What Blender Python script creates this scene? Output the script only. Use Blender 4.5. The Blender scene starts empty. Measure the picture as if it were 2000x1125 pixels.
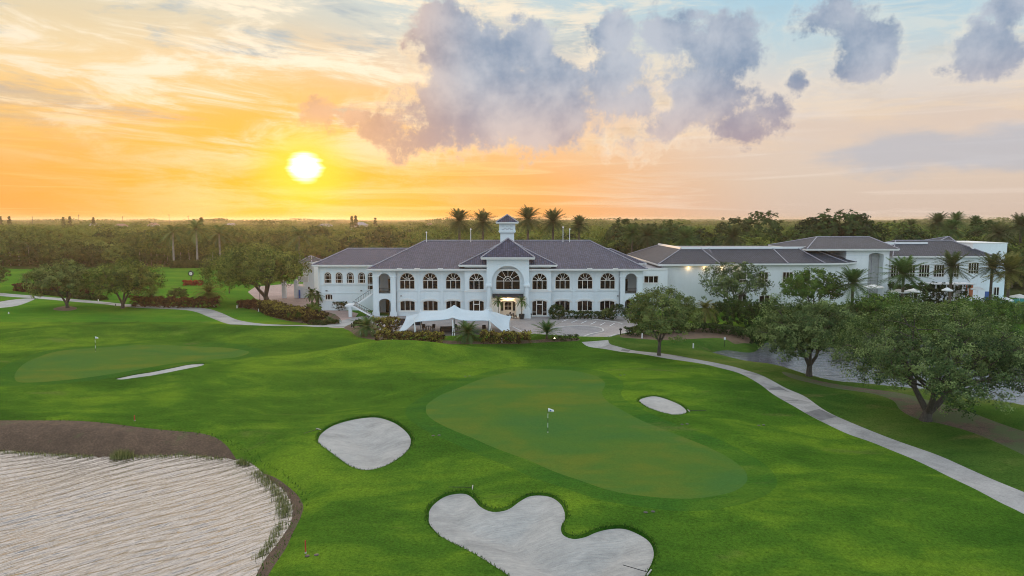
import bpy, math, random
import numpy as np
from math import radians, sin, cos, tan, atan, atan2, pi, hypot, sqrt
from mathutils import Vector, Matrix
from mathutils.geometry import delaunay_2d_cdt, tessellate_polygon

S = bpy.context.scene
C = S.collection
H = 18.9
PIT = radians(5.76)
FPX = 1333.33
LAKE_Z, POND_Z = -1.5, -1.3

# ------------------------------------------------------------------ picture <-> world
def ray(px, py):
    u = (px-1000)/FPX; v = (562.5-py)/FPX
    return u, cos(PIT)+v*sin(PIT), -sin(PIT)+v*cos(PIT)
def flat(px, py, z=0.0):
    dx, dy, dz = ray(px, py); t = (z-H)/dz
    return dx*t, dy*t
class Plane:
    def __init__(s, Y): s.Y = Y
    def x(s, px, py=540):
        dx, dy, dz = ray(px, py); return dx*s.Y/dy
    def z(s, py):
        dx, dy, dz = ray(1000, py); return H+dz*s.Y/dy

def sstep(a, b, x):
    t = np.clip((x-a)/(b-a), 0, 1); return t*t*(3-2*t)
MOUNDS = [  # px, py, amplitude, sx, sy
    (560, 656, 1.45, 15, 5.5), (330, 648, 1.5, 12, 5), (120, 655, 1.2, 12, 5),
    (790, 697, 2.5, 11, 3.6), (1010, 671, 1.5, 17, 3.6), (1180, 700, .45, 9, 5),
    (1110, 830, 0.55, 14, 10), (600, 770, -1.5, 10, 7), (960, 705, -.35, 14, 3), (420, 730, 0.35, 10, 4),
    (250, 960, -1.15, 17, 11), (1780, 850, -0.7, 10, 8), (1640, 740, -0.7, 12, 6),
    (1650, 1000, 0.8, 9, 6), (700, 1060, -0.3, 6, 6), (1480, 690, -.6, 8, 6), (1180, 1000, .35, 8, 3),
    (1300, 760, 0.9, 8, 4), (910, 1000, -.25, 7, 6)]
MW = [(*flat(a, b), c, d, e) for a, b, c, d, e in MOUNDS]
def h0(x, y):
    x = np.asarray(x, float); y = np.asarray(y, float)
    z = np.zeros(np.broadcast(x, y).shape)
    for mx, my, a, sx, sy in MW:
        z = z + a*np.exp(-((x-mx)/sx)**2-((y-my)/sy)**2)
    z = z + .13*np.sin(x*.21+1.3)*np.cos(y*.26) + .08*np.sin(x*.43+y*.31) + .05*np.sin(y*.7-x*.2+2)
    near = 1-sstep(112, 120, y)
    far = sstep(165, 200, y)*(1-sstep(330, 400, y))*(1-sstep(-75, -50, x))
    z = z*near + far*(.5*np.sin(x*.05+1)+.35*np.sin(y*.06+x*.03))
    return z
def G(px, py, dz=0.0):
    z = 0.0
    for _ in range(30):
        x, y = flat(px, py, z); z += .6*(float(h0(x, y))-z)
    return x, y, float(h0(x, y))+dz
def mpp(p):            # metres per photo pixel at a point
    return (p[1]*cos(PIT)+(H-p[2])*sin(PIT))/FPX

# ------------------------------------------------------------------ materials
def lin(r, g, b):
    f = lambda c: c/12.92 if c <= .04045 else ((c+.055)/1.055)**2.4
    return (f(r/255), f(g/255), f(b/255), 1)
class N:
    def __init__(s, nt): s.nt = nt; s.l = nt.links
    def new(s, t, **k):
        n = s.nt.nodes.new(t)
        for a, b in k.items(): setattr(n, a, b)
        return n
    def put(s, sock, v):
        if hasattr(v, 'links') or isinstance(v, bpy.types.NodeSocket): s.l.new(v, sock)
        elif v is not None:
            if isinstance(v, (tuple, list)):
                v = tuple(v)[:3]+((1,) if sock.type == 'RGBA' else ())
            sock.default_value = v
    def m(s, op, a, b=None, c=None, clamp=False):
        n = s.new('ShaderNodeMath', operation=op, use_clamp=clamp)
        s.put(n.inputs[0], a)
        if b is not None: s.put(n.inputs[1], b)
        if c is not None: s.put(n.inputs[2], c)
        return n.outputs[0]
    def ss(s, a, b, x, lo=0., hi=1.):
        n = s.new('ShaderNodeMapRange', interpolation_type='SMOOTHSTEP')
        s.put(n.inputs[0], x); n.inputs[1].default_value = a; n.inputs[2].default_value = b
        n.inputs[3].default_value = lo; n.inputs[4].default_value = hi
        return n.outputs[0]
    def mix(s, f, a, b, mode='MIX'):
        n = s.new('ShaderNodeMix', data_type='RGBA', blend_type=mode)
        s.put(n.inputs[0], f); s.put(n.inputs[6], a); s.put(n.inputs[7], b)
        return n.outputs[2]
    def noise(s, vec, scale, detail=4, rough=.55, dist=0., dim='3D'):
        n = s.new('ShaderNodeTexNoise', noise_dimensions=dim)
        if vec is not None: s.put(n.inputs['Vector'], vec)
        n.inputs['Scale'].default_value = scale; n.inputs['Detail'].default_value = detail
        n.inputs['Roughness'].default_value = rough; n.inputs['Distortion'].default_value = dist
        return n.outputs[0]
    def mapping(s, vec, loc=(0, 0, 0), rot=(0, 0, 0), sc=(1, 1, 1)):
        n = s.new('ShaderNodeMapping'); s.put(n.inputs[0], vec)
        n.inputs[1].default_value = loc; n.inputs[2].default_value = rot; n.inputs[3].default_value = sc
        return n.outputs[0]
    def ramp(s, f, stops, interp='LINEAR'):
        n = s.new('ShaderNodeValToRGB'); s.put(n.inputs[0], f)
        cr = n.color_ramp; cr.interpolation = interp
        while len(cr.elements) < len(stops): cr.elements.new(.5)
        for e, (p, c) in zip(cr.elements, stops):
            e.position = p; e.color = c if len(c) == 4 else (*c, 1)
        return n.outputs[0]
    def bump(s, h, strength=.3, dist=.1):
        n = s.new('ShaderNodeBump'); s.put(n.inputs['Height'], h)
        n.inputs['Strength'].default_value = strength; n.inputs['Distance'].default_value = dist
        return n.outputs[0]
def material(name):
    m = bpy.data.materials.new(name); m.use_nodes = True
    n = N(m.node_tree); p = m.node_tree.nodes['Principled BSDF']
    return m, n, p
def aniso(n, vec, ang, sc, loc=(0, 0, 0)): return n.mapping(n.mapping(vec, rot=(0, 0, -ang)), sc=sc, loc=loc)
def obj_co(n): return n.new('ShaderNodeTexCoord').outputs['Object']
def geo_pos(n): return n.new('ShaderNodeNewGeometry').outputs['Position']
def simple(name, col, rough=.6, metal=0, var=.12, scale=1.5, bump=0, spec=.4, emit=None):
    m, n, p = material(name)
    co = geo_pos(n)
    a = n.noise(co, scale, 6, .6)
    c = tuple(x for x in col[:3])
    lo = tuple(x*(1-var) for x in c)+(1,); hi = tuple(min(1, x*(1+var)) for x in c)+(1,)
    n.put(p.inputs['Base Color'], n.ramp(a, [(.3, lo), (.7, hi)]))
    p.inputs['Roughness'].default_value = rough; p.inputs['Metallic'].default_value = metal
    p.inputs['Specular IOR Level'].default_value = spec
    if bump: n.put(p.inputs['Normal'], n.bump(n.noise(co, scale*6, 4), bump, .03))
    if emit:
        p.inputs['Emission Color'].default_value = emit[0]; p.inputs['Emission Strength'].default_value = emit[1]
    return m

def m_grass(name, dark, mid, lite, tan=None, patch=1., bumpy=.5, fine=1.):
    m, n, p = material(name)
    co = geo_pos(n)
    big = n.noise(n.mapping(co, sc=(.045*patch, .075*patch, .05), rot=(0, 0, .25)), 1, 5, .55, .6)
    med = n.noise(n.mapping(co, sc=(.22, .42, .2), rot=(0, 0, .3)), 1, 6, .6, .5)
    f = n.m('ADD', n.m('MULTIPLY', big, .68), n.m('MULTIPLY', med, .32))
    col = n.ramp(f, [(.37, dark), (.5, mid), (.61, lite)])
    if tan:
        t = n.noise(n.mapping(co, loc=(31, 7, 0), sc=(.10, .22, .1), rot=(0, 0, -.5)), 1, 6, .65, .4)
        col = n.mix(n.m('MULTIPLY', n.ss(.58, .74, t), .55), col, tan)
    fn = n.noise(co, 5.5, 6, .75)
    col = n.mix(.8*fine, col, n.ramp(fn, [(.3, (.35, .38, .3)), (.5, (.9, .92, .9)), (.72, (1.5, 1.45, 1.3))]), 'MULTIPLY')
    tf = n.noise(co, 22, 3, .7)
    col = n.mix(.35*fine, col, n.ramp(tf, [(.3, (.4, .4, .4)), (.7, (1.5, 1.5, 1.4))]), 'MULTIPLY')
    n.put(p.inputs['Base Color'], col)
    p.inputs['Roughness'].default_value = .95; p.inputs['Specular IOR Level'].default_value = .0
    hh = n.m('ADD', n.m('MULTIPLY', n.noise(co, 9, 4, .7), .6), n.noise(co, 1.2, 3, .6))
    n.put(p.inputs['Normal'], n.bump(hh, bumpy, .12))
    return m
M = {}
M['grass'] = m_grass('turf', (.034, .092, .012), (.066, .144, .016), (.138, .228, .020), (.14, .15, .045), bumpy=.55)
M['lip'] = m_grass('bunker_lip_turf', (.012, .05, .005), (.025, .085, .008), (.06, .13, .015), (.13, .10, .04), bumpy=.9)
M['green'] = m_grass('putting_turf', (.058, .138, .033), (.076, .148, .028), (.115, .155, .026), (.145, .15, .04), patch=1.6, bumpy=.12, fine=.35)
M['fringe'] = m_grass('collar_turf', (.032, .104, .018), (.050, .128, .017), (.092, .168, .020), (.13, .14, .045), bumpy=.35, fine=.8)
M['lawn'] = m_grass('far_lawn_turf', (.045, .15, .018), (.068, .185, .018), (.11, .22, .022), (.14, .15, .05), bumpy=.4)
M['rough'] = m_grass('pond_side_turf', (.034, .090, .016), (.072, .132, .024), (.130, .165, .040), (.20, .15, .07), bumpy=.6)
M['wood_floor'] = m_grass('woodland_floor', (.02, .03, .01), (.035, .05, .015), (.06, .07, .025), (.09, .07, .04), bumpy=.8)

def m_sand():
    m, n, p = material('bunker_sand'); co = geo_pos(n)
    a = n.noise(n.mapping(co, sc=(.3, .5, .3)), 1, 6, .6, .6)
    col = n.ramp(a, [(.3, (.33, .325, .315)), (.5, (.43, .42, .405)), (.72, (.50, .485, .465))])
    b = n.noise(aniso(n, co, .12, (.8, 5.5, 1)), 1, 5, .65, 1.5)
    col = n.mix(.45, col, n.ramp(b, [(.3, (.62, .62, .63)), (.65, (1.15, 1.14, 1.12))]), 'MULTIPLY')
    v = n.noise(co, 14, 3, .7)
    col = n.mix(.35, col, n.ramp(n.noise(co, 2.6, 6, .7, .4), [(.3, (.7, .71, .73)), (.7, (1.18, 1.17, 1.15))]), 'MULTIPLY')
    col = n.mix(.6, col, n.ramp(v, [(.25, (.6, .58, .55)), (.45, (1, 1, 1))]), 'MULTIPLY')
    n.put(p.inputs['Base Color'], col); p.inputs['Roughness'].default_value = .95
    p.inputs['Specular IOR Level'].default_value = .1
    n.put(p.inputs['Normal'], n.bump(n.m('ADD', n.m('MULTIPLY', b, 1.2), n.m('MULTIPLY', v, .5)), .8, .09))
    return m
M['sand'] = m_sand()
def m_mulch(nm='mulch', g0=.56, g1=.7, gf=.5):
    m, n, p = material(nm); co = geo_pos(n)
    a = n.noise(co, 7, 6, .75); b = n.noise(co, .35, 5, .6)
    col = n.ramp(a, [(.25, (.028, .017, .010)), (.5, (.105, .066, .042)), (.75, (.20, .135, .092))])
    col = n.mix(.7, col, n.ramp(n.noise(co, .9, 5, .65, .5), [(.3, (.55, .52, .5)), (.65, (1.25, 1.2, 1.15))]), 'MULTIPLY')
    col = n.mix(n.m('MULTIPLY', n.ss(g0, g1, b), gf), col, (.065, .105, .025, 1))
    n.put(p.inputs['Base Color'], col); p.inputs['Roughness'].default_value = .95
    n.put(p.inputs['Normal'], n.bump(a, .9, .12)); return m
M['mulch'] = m_mulch()
M['leafmulch'] = m_mulch('leaf_litter', .40, .56, .85)
def m_conc():
    m, n, p = material('path_concrete'); co = geo_pos(n)
    a = n.noise(co, .35, 6, .65, .8); b = n.noise(co, 6, 5, .7)
    vo = n.new('ShaderNodeTexVoronoi'); n.put(vo.inputs['Vector'], n.mapping(co, rot=(0, 0, .5), sc=(.16, .26, .0))); vo.inputs['Scale'].default_value = 1
    slab = n.new('ShaderNodeSeparateColor'); n.l.new(vo.outputs['Color'], slab.inputs[0])
    col = n.ramp(a, [(.3, (.23, .225, .225)), (.5, (.33, .325, .32)), (.7, (.40, .39, .385))])
    col = n.mix(.55, col, n.ramp(slab.outputs[0], [(.0, (.45, .45, .46)), (.3, (.92, .92, .92)), (1, (1.1, 1.1, 1.1))]), 'MULTIPLY')
    col = n.mix(.5, col, n.ramp(b, [(.25, (.5, .5, .5)), (.6, (1.1, 1.1, 1.1))]), 'MULTIPLY')
    n.put(p.inputs['Base Color'], col); p.inputs['Roughness'].default_value = .85
    n.put(p.inputs['Normal'], n.bump(b, .2, .03)); return m
M['conc'] = m_conc()
def m_paver(name, c1, c2, sc=1.):
    m, n, p = material(name); co = geo_pos(n)
    br = n.new('ShaderNodeTexBrick'); n.put(br.inputs['Vector'], n.mapping(co, rot=(0, 0, .15)))
    br.inputs['Scale'].default_value = 1.6*sc
    br.inputs['Color1'].default_value = (*c1, 1); br.inputs['Color2'].default_value = (*c2, 1)
    br.inputs['Mortar'].default_value = tuple(x*.55 for x in c1)+(1,); br.inputs['Mortar Size'].default_value = .015
    a = n.noise(co, .25, 6, .6, .4); b = n.noise(co, 5, 5, .7)
    col = n.mix(.8, br.outputs['Color'], n.ramp(a, [(.3, (.72, .72, .74)), (.7, (1.18, 1.16, 1.12))]), 'MULTIPLY')
    col = n.mix(.5, col, n.ramp(b, [(.25, (.6, .6, .6)), (.7, (1.2, 1.2, 1.2))]), 'MULTIPLY')
    n.put(p.inputs['Base Color'], col); p.inputs['Roughness'].default_value = .8
    n.put(p.inputs['Normal'], n.bump(b, .15, .03)); return m
M['paver'] = m_paver('plaza_pavers', (.33, .29, .28), (.40, .36, .35))
M['pink'] = m_paver('forecourt_pavers', (.36, .25, .23), (.44, .32, .29))
M['drive'] = m_paver('drive_pavers', (.26, .25, .26), (.31, .30, .31))
M['patch'] = simple('old_concrete', (.15, .15, .155), .9, var=.3, scale=1.2, bump=.2)
M['curb'] = simple('kerb_concrete', (.5, .48, .46), .85, var=.15, scale=.8)

def m_water(name, body, rough, k, rot, refl=1.6, wa=.3, wb=.55):
    m, n, p = material(name); co = geo_pos(n)
    a = n.noise(aniso(n, co, rot, (.17, 1.15, 1)), 1.0, 5, .6, .5)
    a = n.m('SUBTRACT', 1., n.m('ABSOLUTE', n.m('MULTIPLY', n.m('SUBTRACT', a, .5), 9.)), clamp=True)
    b = n.noise(aniso(n, co, rot+.12, (.8, 3.4, 1)), 1., 4, .6, .6)
    c = n.noise(aniso(n, co, rot-.2, (2.5, 7, 1)), 1., 2, .5)
    hgt = n.m('ADD', n.m('MULTIPLY', a, wa), n.m('ADD', n.m('MULTIPLY', b, wb), n.m('MULTIPLY', c, .05)))
    n.put(p.inputs['Normal'], n.bump(hgt, k, .8))
    p.inputs['Base Color'].default_value = (*body, 1); p.inputs['Roughness'].default_value = rough
    p.inputs['IOR'].default_value = refl; return m
M['lake'] = m_water('lake_water', (.045, .035, .030), .04, .42, .72, 3.2, .0, .22)
M['pond'] = m_water('pond_water', (.11, .11, .14), .05, .09, .3, 2.2)

def m_wall(name, col):
    m, n, p = material(name); co = geo_pos(n)
    a = n.noise(n.mapping(co, sc=(.5, .5, .18)), 1, 6, .6); b = n.noise(co, 3.5, 5, .7)
    st = n.noise(n.mapping(co, sc=(2.2, 2.2, .12)), 1, 5, .7)
    c = n.mix(.5, (*col, 1), n.ramp(a, [(.3, (.86, .87, .88)), (.7, (1.04, 1.04, 1.04))]), 'MULTIPLY')
    c = n.mix(.22, c, n.ramp(st, [(.28, (.78, .78, .76)), (.5, (1, 1, 1))]), 'MULTIPLY')
    n.put(p.inputs['Base Color'], c); p.inputs['Roughness'].default_value = .8
    p.inputs['Specular IOR Level'].default_value = .25
    n.put(p.inputs['Normal'], n.bump(b, .12, .03)); return m
M['wall'] = m_wall('stucco', (.73, .775, .79))
M['wall2'] = m_wall('white_stucco', (.82, .83, .84))
M['trim'] = simple('cream_trim', (.74, .72, .69), .6, var=.06)
M['frame'] = simple('window_frame_paint', (.74, .68, .63), .5, var=.04)
def m_roof(name, c1, c2):
    m, n, p = material(name)
    uv = n.new('ShaderNodeTexCoord').outputs['UV']
    sp = n.new('ShaderNodeSeparateXYZ'); n.put(sp.inputs[0], uv)
    col_w = n.m('ABSOLUTE', n.m('SINE', n.m('MULTIPLY', sp.outputs[0], pi/.42)))
    row = n.m('FRACT', n.m('DIVIDE', sp.outputs[1], .42))
    cell = n.new('ShaderNodeTexWhiteNoise', noise_dimensions='2D')
    cb = n.new('ShaderNodeCombineXYZ')
    n.put(cb.inputs[0], n.m('FLOOR', n.m('DIVIDE', sp.outputs[0], .42))); n.put(cb.inputs[1], n.m('FLOOR', n.m('DIVIDE', sp.outputs[1], .42)))
    n.put(cell.inputs['Vector'], cb.outputs[0])
    c = n.ramp(cell.outputs['Value'], [(0, c1), (.8, c2), (1, tuple(x*1.2 for x in c2))])
    c = n.mix(.75, c, n.ramp(col_w, [(0, (.35, .35, .36)), (.55, (1, 1, 1)), (1, (1.25, 1.25, 1.25))]), 'MULTIPLY')
    c = n.mix(.45, c, n.ramp(row, [(0, (.45, .45, .45)), (.2, (1, 1, 1)), (1, (1.12, 1.12, 1.12))]), 'MULTIPLY')
    a = n.noise(geo_pos(n), .22, 5, .6, .5)
    c = n.mix(.6, c, n.ramp(a, [(.3, (.78, .78, .8)), (.7, (1.22, 1.18, 1.15))]), 'MULTIPLY')
    n.put(p.inputs['Base Color'], c); p.inputs['Roughness'].default_value = .6
    p.inputs['Specular IOR Level'].default_value = .2
    n.put(p.inputs['Normal'], n.bump(n.m('ADD', col_w, n.m('MULTIPLY', row, -.4)), .6, .07)); return m
M['roof'] = m_roof('grey_roof_tiles', (.026, .030, .056), (.052, .056, .098))
M['roof2'] = m_roof('charcoal_roof_tiles', (.019, .024, .038), (.036, .042, .062))
M['cap'] = simple('ridge_cap_mortar', (.30, .29, .33), .8, var=.25, scale=2)
def m_glass():
    m, n, p = material('dark_window_glass'); co = geo_pos(n)
    a = n.noise(n.mapping(co, sc=(.5, .5, .7)), 1, 3, .5)
    n.put(p.inputs['Base Color'], n.ramp(a, [(.4, (.003, .003, .006)), (.7, (.014, .008, .009))]))
    p.inputs['Roughness'].default_value = .06; p.inputs['IOR'].default_value = 1.3
    n.put(p.inputs['Normal'], n.bump(n.noise(co, .6, 2), .05, .05)); return m
M['glass'] = m_glass()
M['inner'] = simple('shaded_interior_wall', (.42, .42, .43), .8)
M['dark'] = simple('black_metal', (.018, .018, .02), .45)
M['awn'] = simple('charcoal_awning_fabric', (.035, .035, .042), .85)
M['white'] = simple('white_paint', (.80, .80, .80), .5, var=.04)
M['fabric'] = simple('tent_membrane', (.44, .53, .59), .75, var=.05, scale=.5, bump=.1)
M['wicker'] = simple('dark_wicker', (.03, .025, .03), .7, bump=.5, scale=8)
M['brown'] = simple('brown_door_wood', (.06, .035, .025), .5)
M['red'] = simple('red_paint', (.45, .05, .03), .5)
M['orange'] = simple('orange_cloth', (.55, .17, .07), .8)
M['blue'] = simple('blue_panel_paint', (.03, .12, .42), .5)
M['teal'] = simple('pool_water', (.04, .42, .42), .1, var=.2, scale=.6, bump=.3)
M['stone'] = simple('pale_stone', (.42, .40, .37), .9, var=.25, bump=.3)
M['black_white'] = simple('matt_black_paint', (.02, .02, .02), .6)
M['lampglow'] = simple('lit_lamp_glass', (.9, .8, .6), .4, emit=((1, .62, .25, 1), 4))
M['whiteglow'] = simple('lit_garden_lamp', (.9, .9, .85), .4, emit=((1, .88, .62, 1), 7))
M['terracotta'] = simple('far_roof_tile', (.30, .17, .13), .8, var=.2)
M['greyroof'] = simple('far_grey_roof', (.26, .25, .27), .7, var=.2)

def m_bark(name, c, sc=(6, 6, 1.2)):
    m, n, p = material(name); co = obj_co(n)
    a = n.noise(n.mapping(co, sc=sc), 1, 6, .7, .6)
    n.put(p.inputs['Base Color'], n.ramp(a, [(.3, tuple(x*.45 for x in c)), (.7, tuple(x*1.35 for x in c))]))
    p.inputs['Roughness'].default_value = .9; n.put(p.inputs['Normal'], n.bump(a, .8, .06)); return m
M['bark'] = m_bark('oak_bark', (.075, .062, .050))
M['palmbark'] = m_bark('palm_bark', (.11, .085, .06), (1.5, 1.5, 9))
M['palebark'] = m_bark('pale_palm_bark', (.36, .32, .28), (2, 2, 5))

def m_leaf(name, dark, mid, lite, trans=.28, scale=.5, rw=.12):
    m = bpy.data.materials.new(name); m.use_nodes = True; nt = m.node_tree
    nt.nodes.clear(); n = N(nt)
    out = n.new('ShaderNodeOutputMaterial')
    at = n.new('ShaderNodeAttribute', attribute_name='tint')
    oi = n.new('ShaderNodeObjectInfo')
    a = n.noise(geo_pos(n), scale, 4, .6)
    f = n.m('ADD', n.m('MULTIPLY', at.outputs['Fac'], .75), n.m('ADD', n.m('MULTIPLY', a, .3), n.m('MULTIPLY', n.m('SUBTRACT', oi.outputs['Random'], .4), rw)))
    c = n.ramp(f, [(.25, dark), (.52, mid), (.85, lite)])
    d = n.new('ShaderNodeBsdfDiffuse'); n.put(d.inputs[0], c)
    t = n.new('ShaderNodeBsdfTranslucent'); n.put(t.inputs[0], n.mix(.5, c, (.9, 1.0, .3, 1), 'MULTIPLY'))
    g = n.new('ShaderNodeBsdfGlossy'); g.inputs['Roughness'].default_value = .45; g.inputs[0].default_value = (1, 1, 1, 1)
    mx = n.new('ShaderNodeMixShader'); mx.inputs[0].default_value = trans
    n.l.new(d.outputs[0], mx.inputs[1]); n.l.new(t.outputs[0], mx.inputs[2])
    m2 = n.new('ShaderNodeMixShader'); m2.inputs[0].default_value = .008
    n.l.new(mx.outputs[0], m2.inputs[1]); n.l.new(g.outputs[0], m2.inputs[2])
    n.l.new(m2.outputs[0], out.inputs[0]); return m
M['oak'] = m_leaf('oak_leaves', (.032, .064, .012), (.118, .165, .030), (.28, .32, .070))
M['oakgrey'] = m_leaf('grey_green_leaves', (.038, .074, .020), (.120, .165, .048), (.26, .31, .090))
M['oakr'] = m_leaf('dark_oak_leaves', (.015, .042, .012), (.078, .126, .040), (.26, .33, .115))
M['bright'] = m_leaf('bright_leaves', (.03, .075, .014), (.075, .15, .022), (.16, .24, .04))
M['forest'] = m_leaf('woodland_leaves', (.024, .058, .010), (.088, .138, .024), (.20, .235, .042), scale=.06, rw=.4)
M['forestdk'] = m_leaf('deep_green_leaves', (.010, .030, .010), (.024, .058, .016), (.07, .12, .025), scale=.08, rw=.4)
M['palm'] = m_leaf('palm_fronds', (.03, .055, .022), (.075, .105, .04), (.17, .17, .07), scale=.4)
M['palmg'] = m_leaf('green_palm_fronds', (.03, .075, .022), (.07, .14, .04), (.15, .22, .07), scale=.4)
M['palmy'] = m_leaf('golden_palm_fronds', (.06, .08, .02), (.14, .14, .035), (.28, .24, .07), scale=.4)
M['croton'] = m_leaf('croton_leaves', (.022, .010, .008), (.07, .045, .018), (.38, .33, .055), .15, 2.5)
M['redhedge'] = m_leaf('red_hedge_leaves', (.03, .008, .010), (.075, .022, .018), (.20, .09, .03), .15, 2)
M['hedge'] = m_leaf('hedge_leaves', (.010, .028, .008), (.03, .06, .015), (.07, .11, .03), .15, 1.5)
M['reed'] = m_leaf('reed_leaves', (.08, .10, .03), (.19, .21, .07), (.34, .33, .14), .2, 1)
M['tuft'] = m_leaf('edge_grass_blades', (.02, .06, .008), (.05, .12, .012), (.11, .20, .025), .2, 1)
M['redflower'] = m_leaf('red_flowers', (.1, .01, .01), (.3, .03, .02), (.45, .08, .03), .1, 3)

# ------------------------------------------------------------------ mesh helpers
def mesh_np(name, V, F, mat, tint=None, smooth=False):
    """V (n,3) array; F (m,k) int array of equal-sized faces."""
    V = np.asarray(V, np.float32); F = np.asarray(F, np.int32)
    me = bpy.data.meshes.new(name)
    me.vertices.add(len(V)); me.vertices.foreach_set('co', V.ravel())
    k = F.shape[1]
    me.loops.add(F.size); me.loops.foreach_set('vertex_index', F.ravel())
    me.polygons.add(len(F))
    me.polygons.foreach_set('loop_start', np.arange(0, F.size, k, dtype=np.int32))
    try: me.polygons.foreach_set('loop_total', np.full(len(F), k, np.int32))
    except Exception: pass
    if smooth: me.polygons.foreach_set('use_smooth', np.ones(len(F), bool))
    if tint is not None:
        a = me.attributes.new('tint', 'FLOAT', 'POINT'); a.data.foreach_set('value', np.asarray(tint, np.float32))
    me.materials.append(mat); me.update(calc_edges=True)
    return me
def link(name, me, parent=None, loc=None):
    o = bpy.data.objects.new(name, me); C.objects.link(o)
    if parent: o.parent = parent
    if loc: o.location = loc
    return o
def empty(name, loc=(0, 0, 0), rz=0):
    o = bpy.data.objects.new(name, None); o.empty_display_size = .5
    C.objects.link(o); o.location = loc; o.rotation_euler = (0, 0, rz); return o
def tag(o, label, cat, group=None, kind=None):
    o['label'] = label; o['category'] = cat
    if group: o['group'] = group
    if kind: o['kind'] = kind
    return o
def struct(o, label=None):
    o['kind'] = 'structure'
    if label: o['label'] = label
    return o
class MB:
    """collects polygons into one mesh"""
    def __init__(s): s.v = []; s.f = []
    def add(s, V, F):
        b = len(s.v); s.v += [tuple(p) for p in V]; s.f += [tuple(i+b for i in f) for f in F]; return s
    def box(s, x0, x1, y0, y1, z0, z1):
        V = [(x, y, z) for z in (z0, z1) for y in (y0, y1) for x in (x0, x1)]
        return s.add(V, [(0, 2, 3, 1), (4, 5, 7, 6), (0, 1, 5, 4), (1, 3, 7, 5), (3, 2, 6, 7), (2, 0, 4, 6)])
    def bar(s, a, b, w, d=None):
        """box-section bar from a to b"""
        a = Vector(a); b = Vector(b); t = (b-a).normalized(); d = d or w
        up = Vector((0, 1, 0)) if abs(t.y) < .9 else Vector((0, 0, 1))
        u = t.cross(up).normalized()*w/2; v = t.cross(u).normalized()*d/2
        V = [a-u-v, a+u-v, a+u+v, a-u+v, b-u-v, b+u-v, b+u+v, b-u+v]
        return s.add(V, [(0, 3, 2, 1), (4, 5, 6, 7), (0, 1, 5, 4), (1, 2, 6, 5), (2, 3, 7, 6), (3, 0, 4, 7)])
    def tube(s, pts, rad, n=8, cap=True):
        pts = [Vector(p) for p in pts]; R = rad if isinstance(rad, (list, tuple)) else [rad]*len(pts)
        V = []; F = []
        for i, p in enumerate(pts):
            t = (pts[min(i+1, len(pts)-1)]-pts[max(i-1, 0)])
            t = t.normalized() if t.length > 1e-9 else Vector((0, 0, 1))
            a = Vector((1, 0, 0)) if abs(t.x) < .8 else Vector((0, 1, 0))
            u = t.cross(a).normalized(); w = t.cross(u).normalized()
            for k in range(n):
                q = 2*pi*k/n; V.append(p+(u*cos(q)+w*sin(q))*R[i])
        for i in range(len(pts)-1):
            for k in range(n):
                F.append((i*n+k, i*n+(k+1) % n, (i+1)*n+(k+1) % n, (i+1)*n+k))
        if cap: F.append(tuple(range(n-1, -1, -1))); F.append(tuple((len(pts)-1)*n+k for k in range(n)))
        return s.add(V, F)
    def lathe(s, c, prof, n=16):
        """prof [(r,z)]"""
        V = []; F = []
        for r, z in prof:
            for k in range(n):
                q = 2*pi*k/n; V.append((c[0]+r*cos(q), c[1]+r*sin(q), c[2]+z))
        for i in range(len(prof)-1):
            for k in range(n):
                F.append((i*n+k, i*n+(k+1) % n, (i+1)*n+(k+1) % n, (i+1)*n+k))
        F.append(tuple(range(n-1, -1, -1))); F.append(tuple((len(prof)-1)*n+k for k in range(n)))
        return s.add(V, F)
    def ring(s, outer, inner, y0, y1):
        """ring in the xz plane between two outlines of equal length, from y0 (front) to y1"""
        n = len(outer)
        V = [(x, y0, z) for x, z in outer]+[(x, y0, z) for x, z in inner]+[(x, y1, z) for x, z in outer]+[(x, y1, z) for x, z in inner]
        F = []
        for i in range(n):
            j = (i+1) % n
            F += [(i, j, n+j, n+i), (i, 2*n+i, 2*n+j, j), (n+i, n+j, 3*n+j, 3*n+i)]
        return s.add(V, F)
    def strip(s, outer, inner, y0, y1):
        """open strip between two polylines (arch mouldings)"""
        n = len(outer)
        V = [(x, y0, z) for x, z in outer]+[(x, y0, z) for x, z in inner]+[(x, y1, z) for x, z in outer]+[(x, y1, z) for x, z in inner]
        F = []
        for i in range(n-1):
            j = i+1
            F += [(i, j, n+j, n+i), (i, 2*n+i, 2*n+j, j), (n+i, n+j, 3*n+j, 3*n+i)]
        F += [(0, n, 3*n, 2*n), (n-1, 3*n-1, 4*n-1, 2*n-1)]
        return s.add(V, F)
    def poly(s, pts):
        return s.add(pts, [tuple(range(len(pts)))])
    def build(s, name, mat, parent=None, smooth=False, loc=None):
        me = bpy.data.meshes.new(name); me.from_pydata(s.v, [], s.f); me.materials.append(mat)
        if smooth: me.polygons.foreach_set('use_smooth', [True]*len(me.polygons))
        me.update(); return link(name, me, parent, loc)

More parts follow.
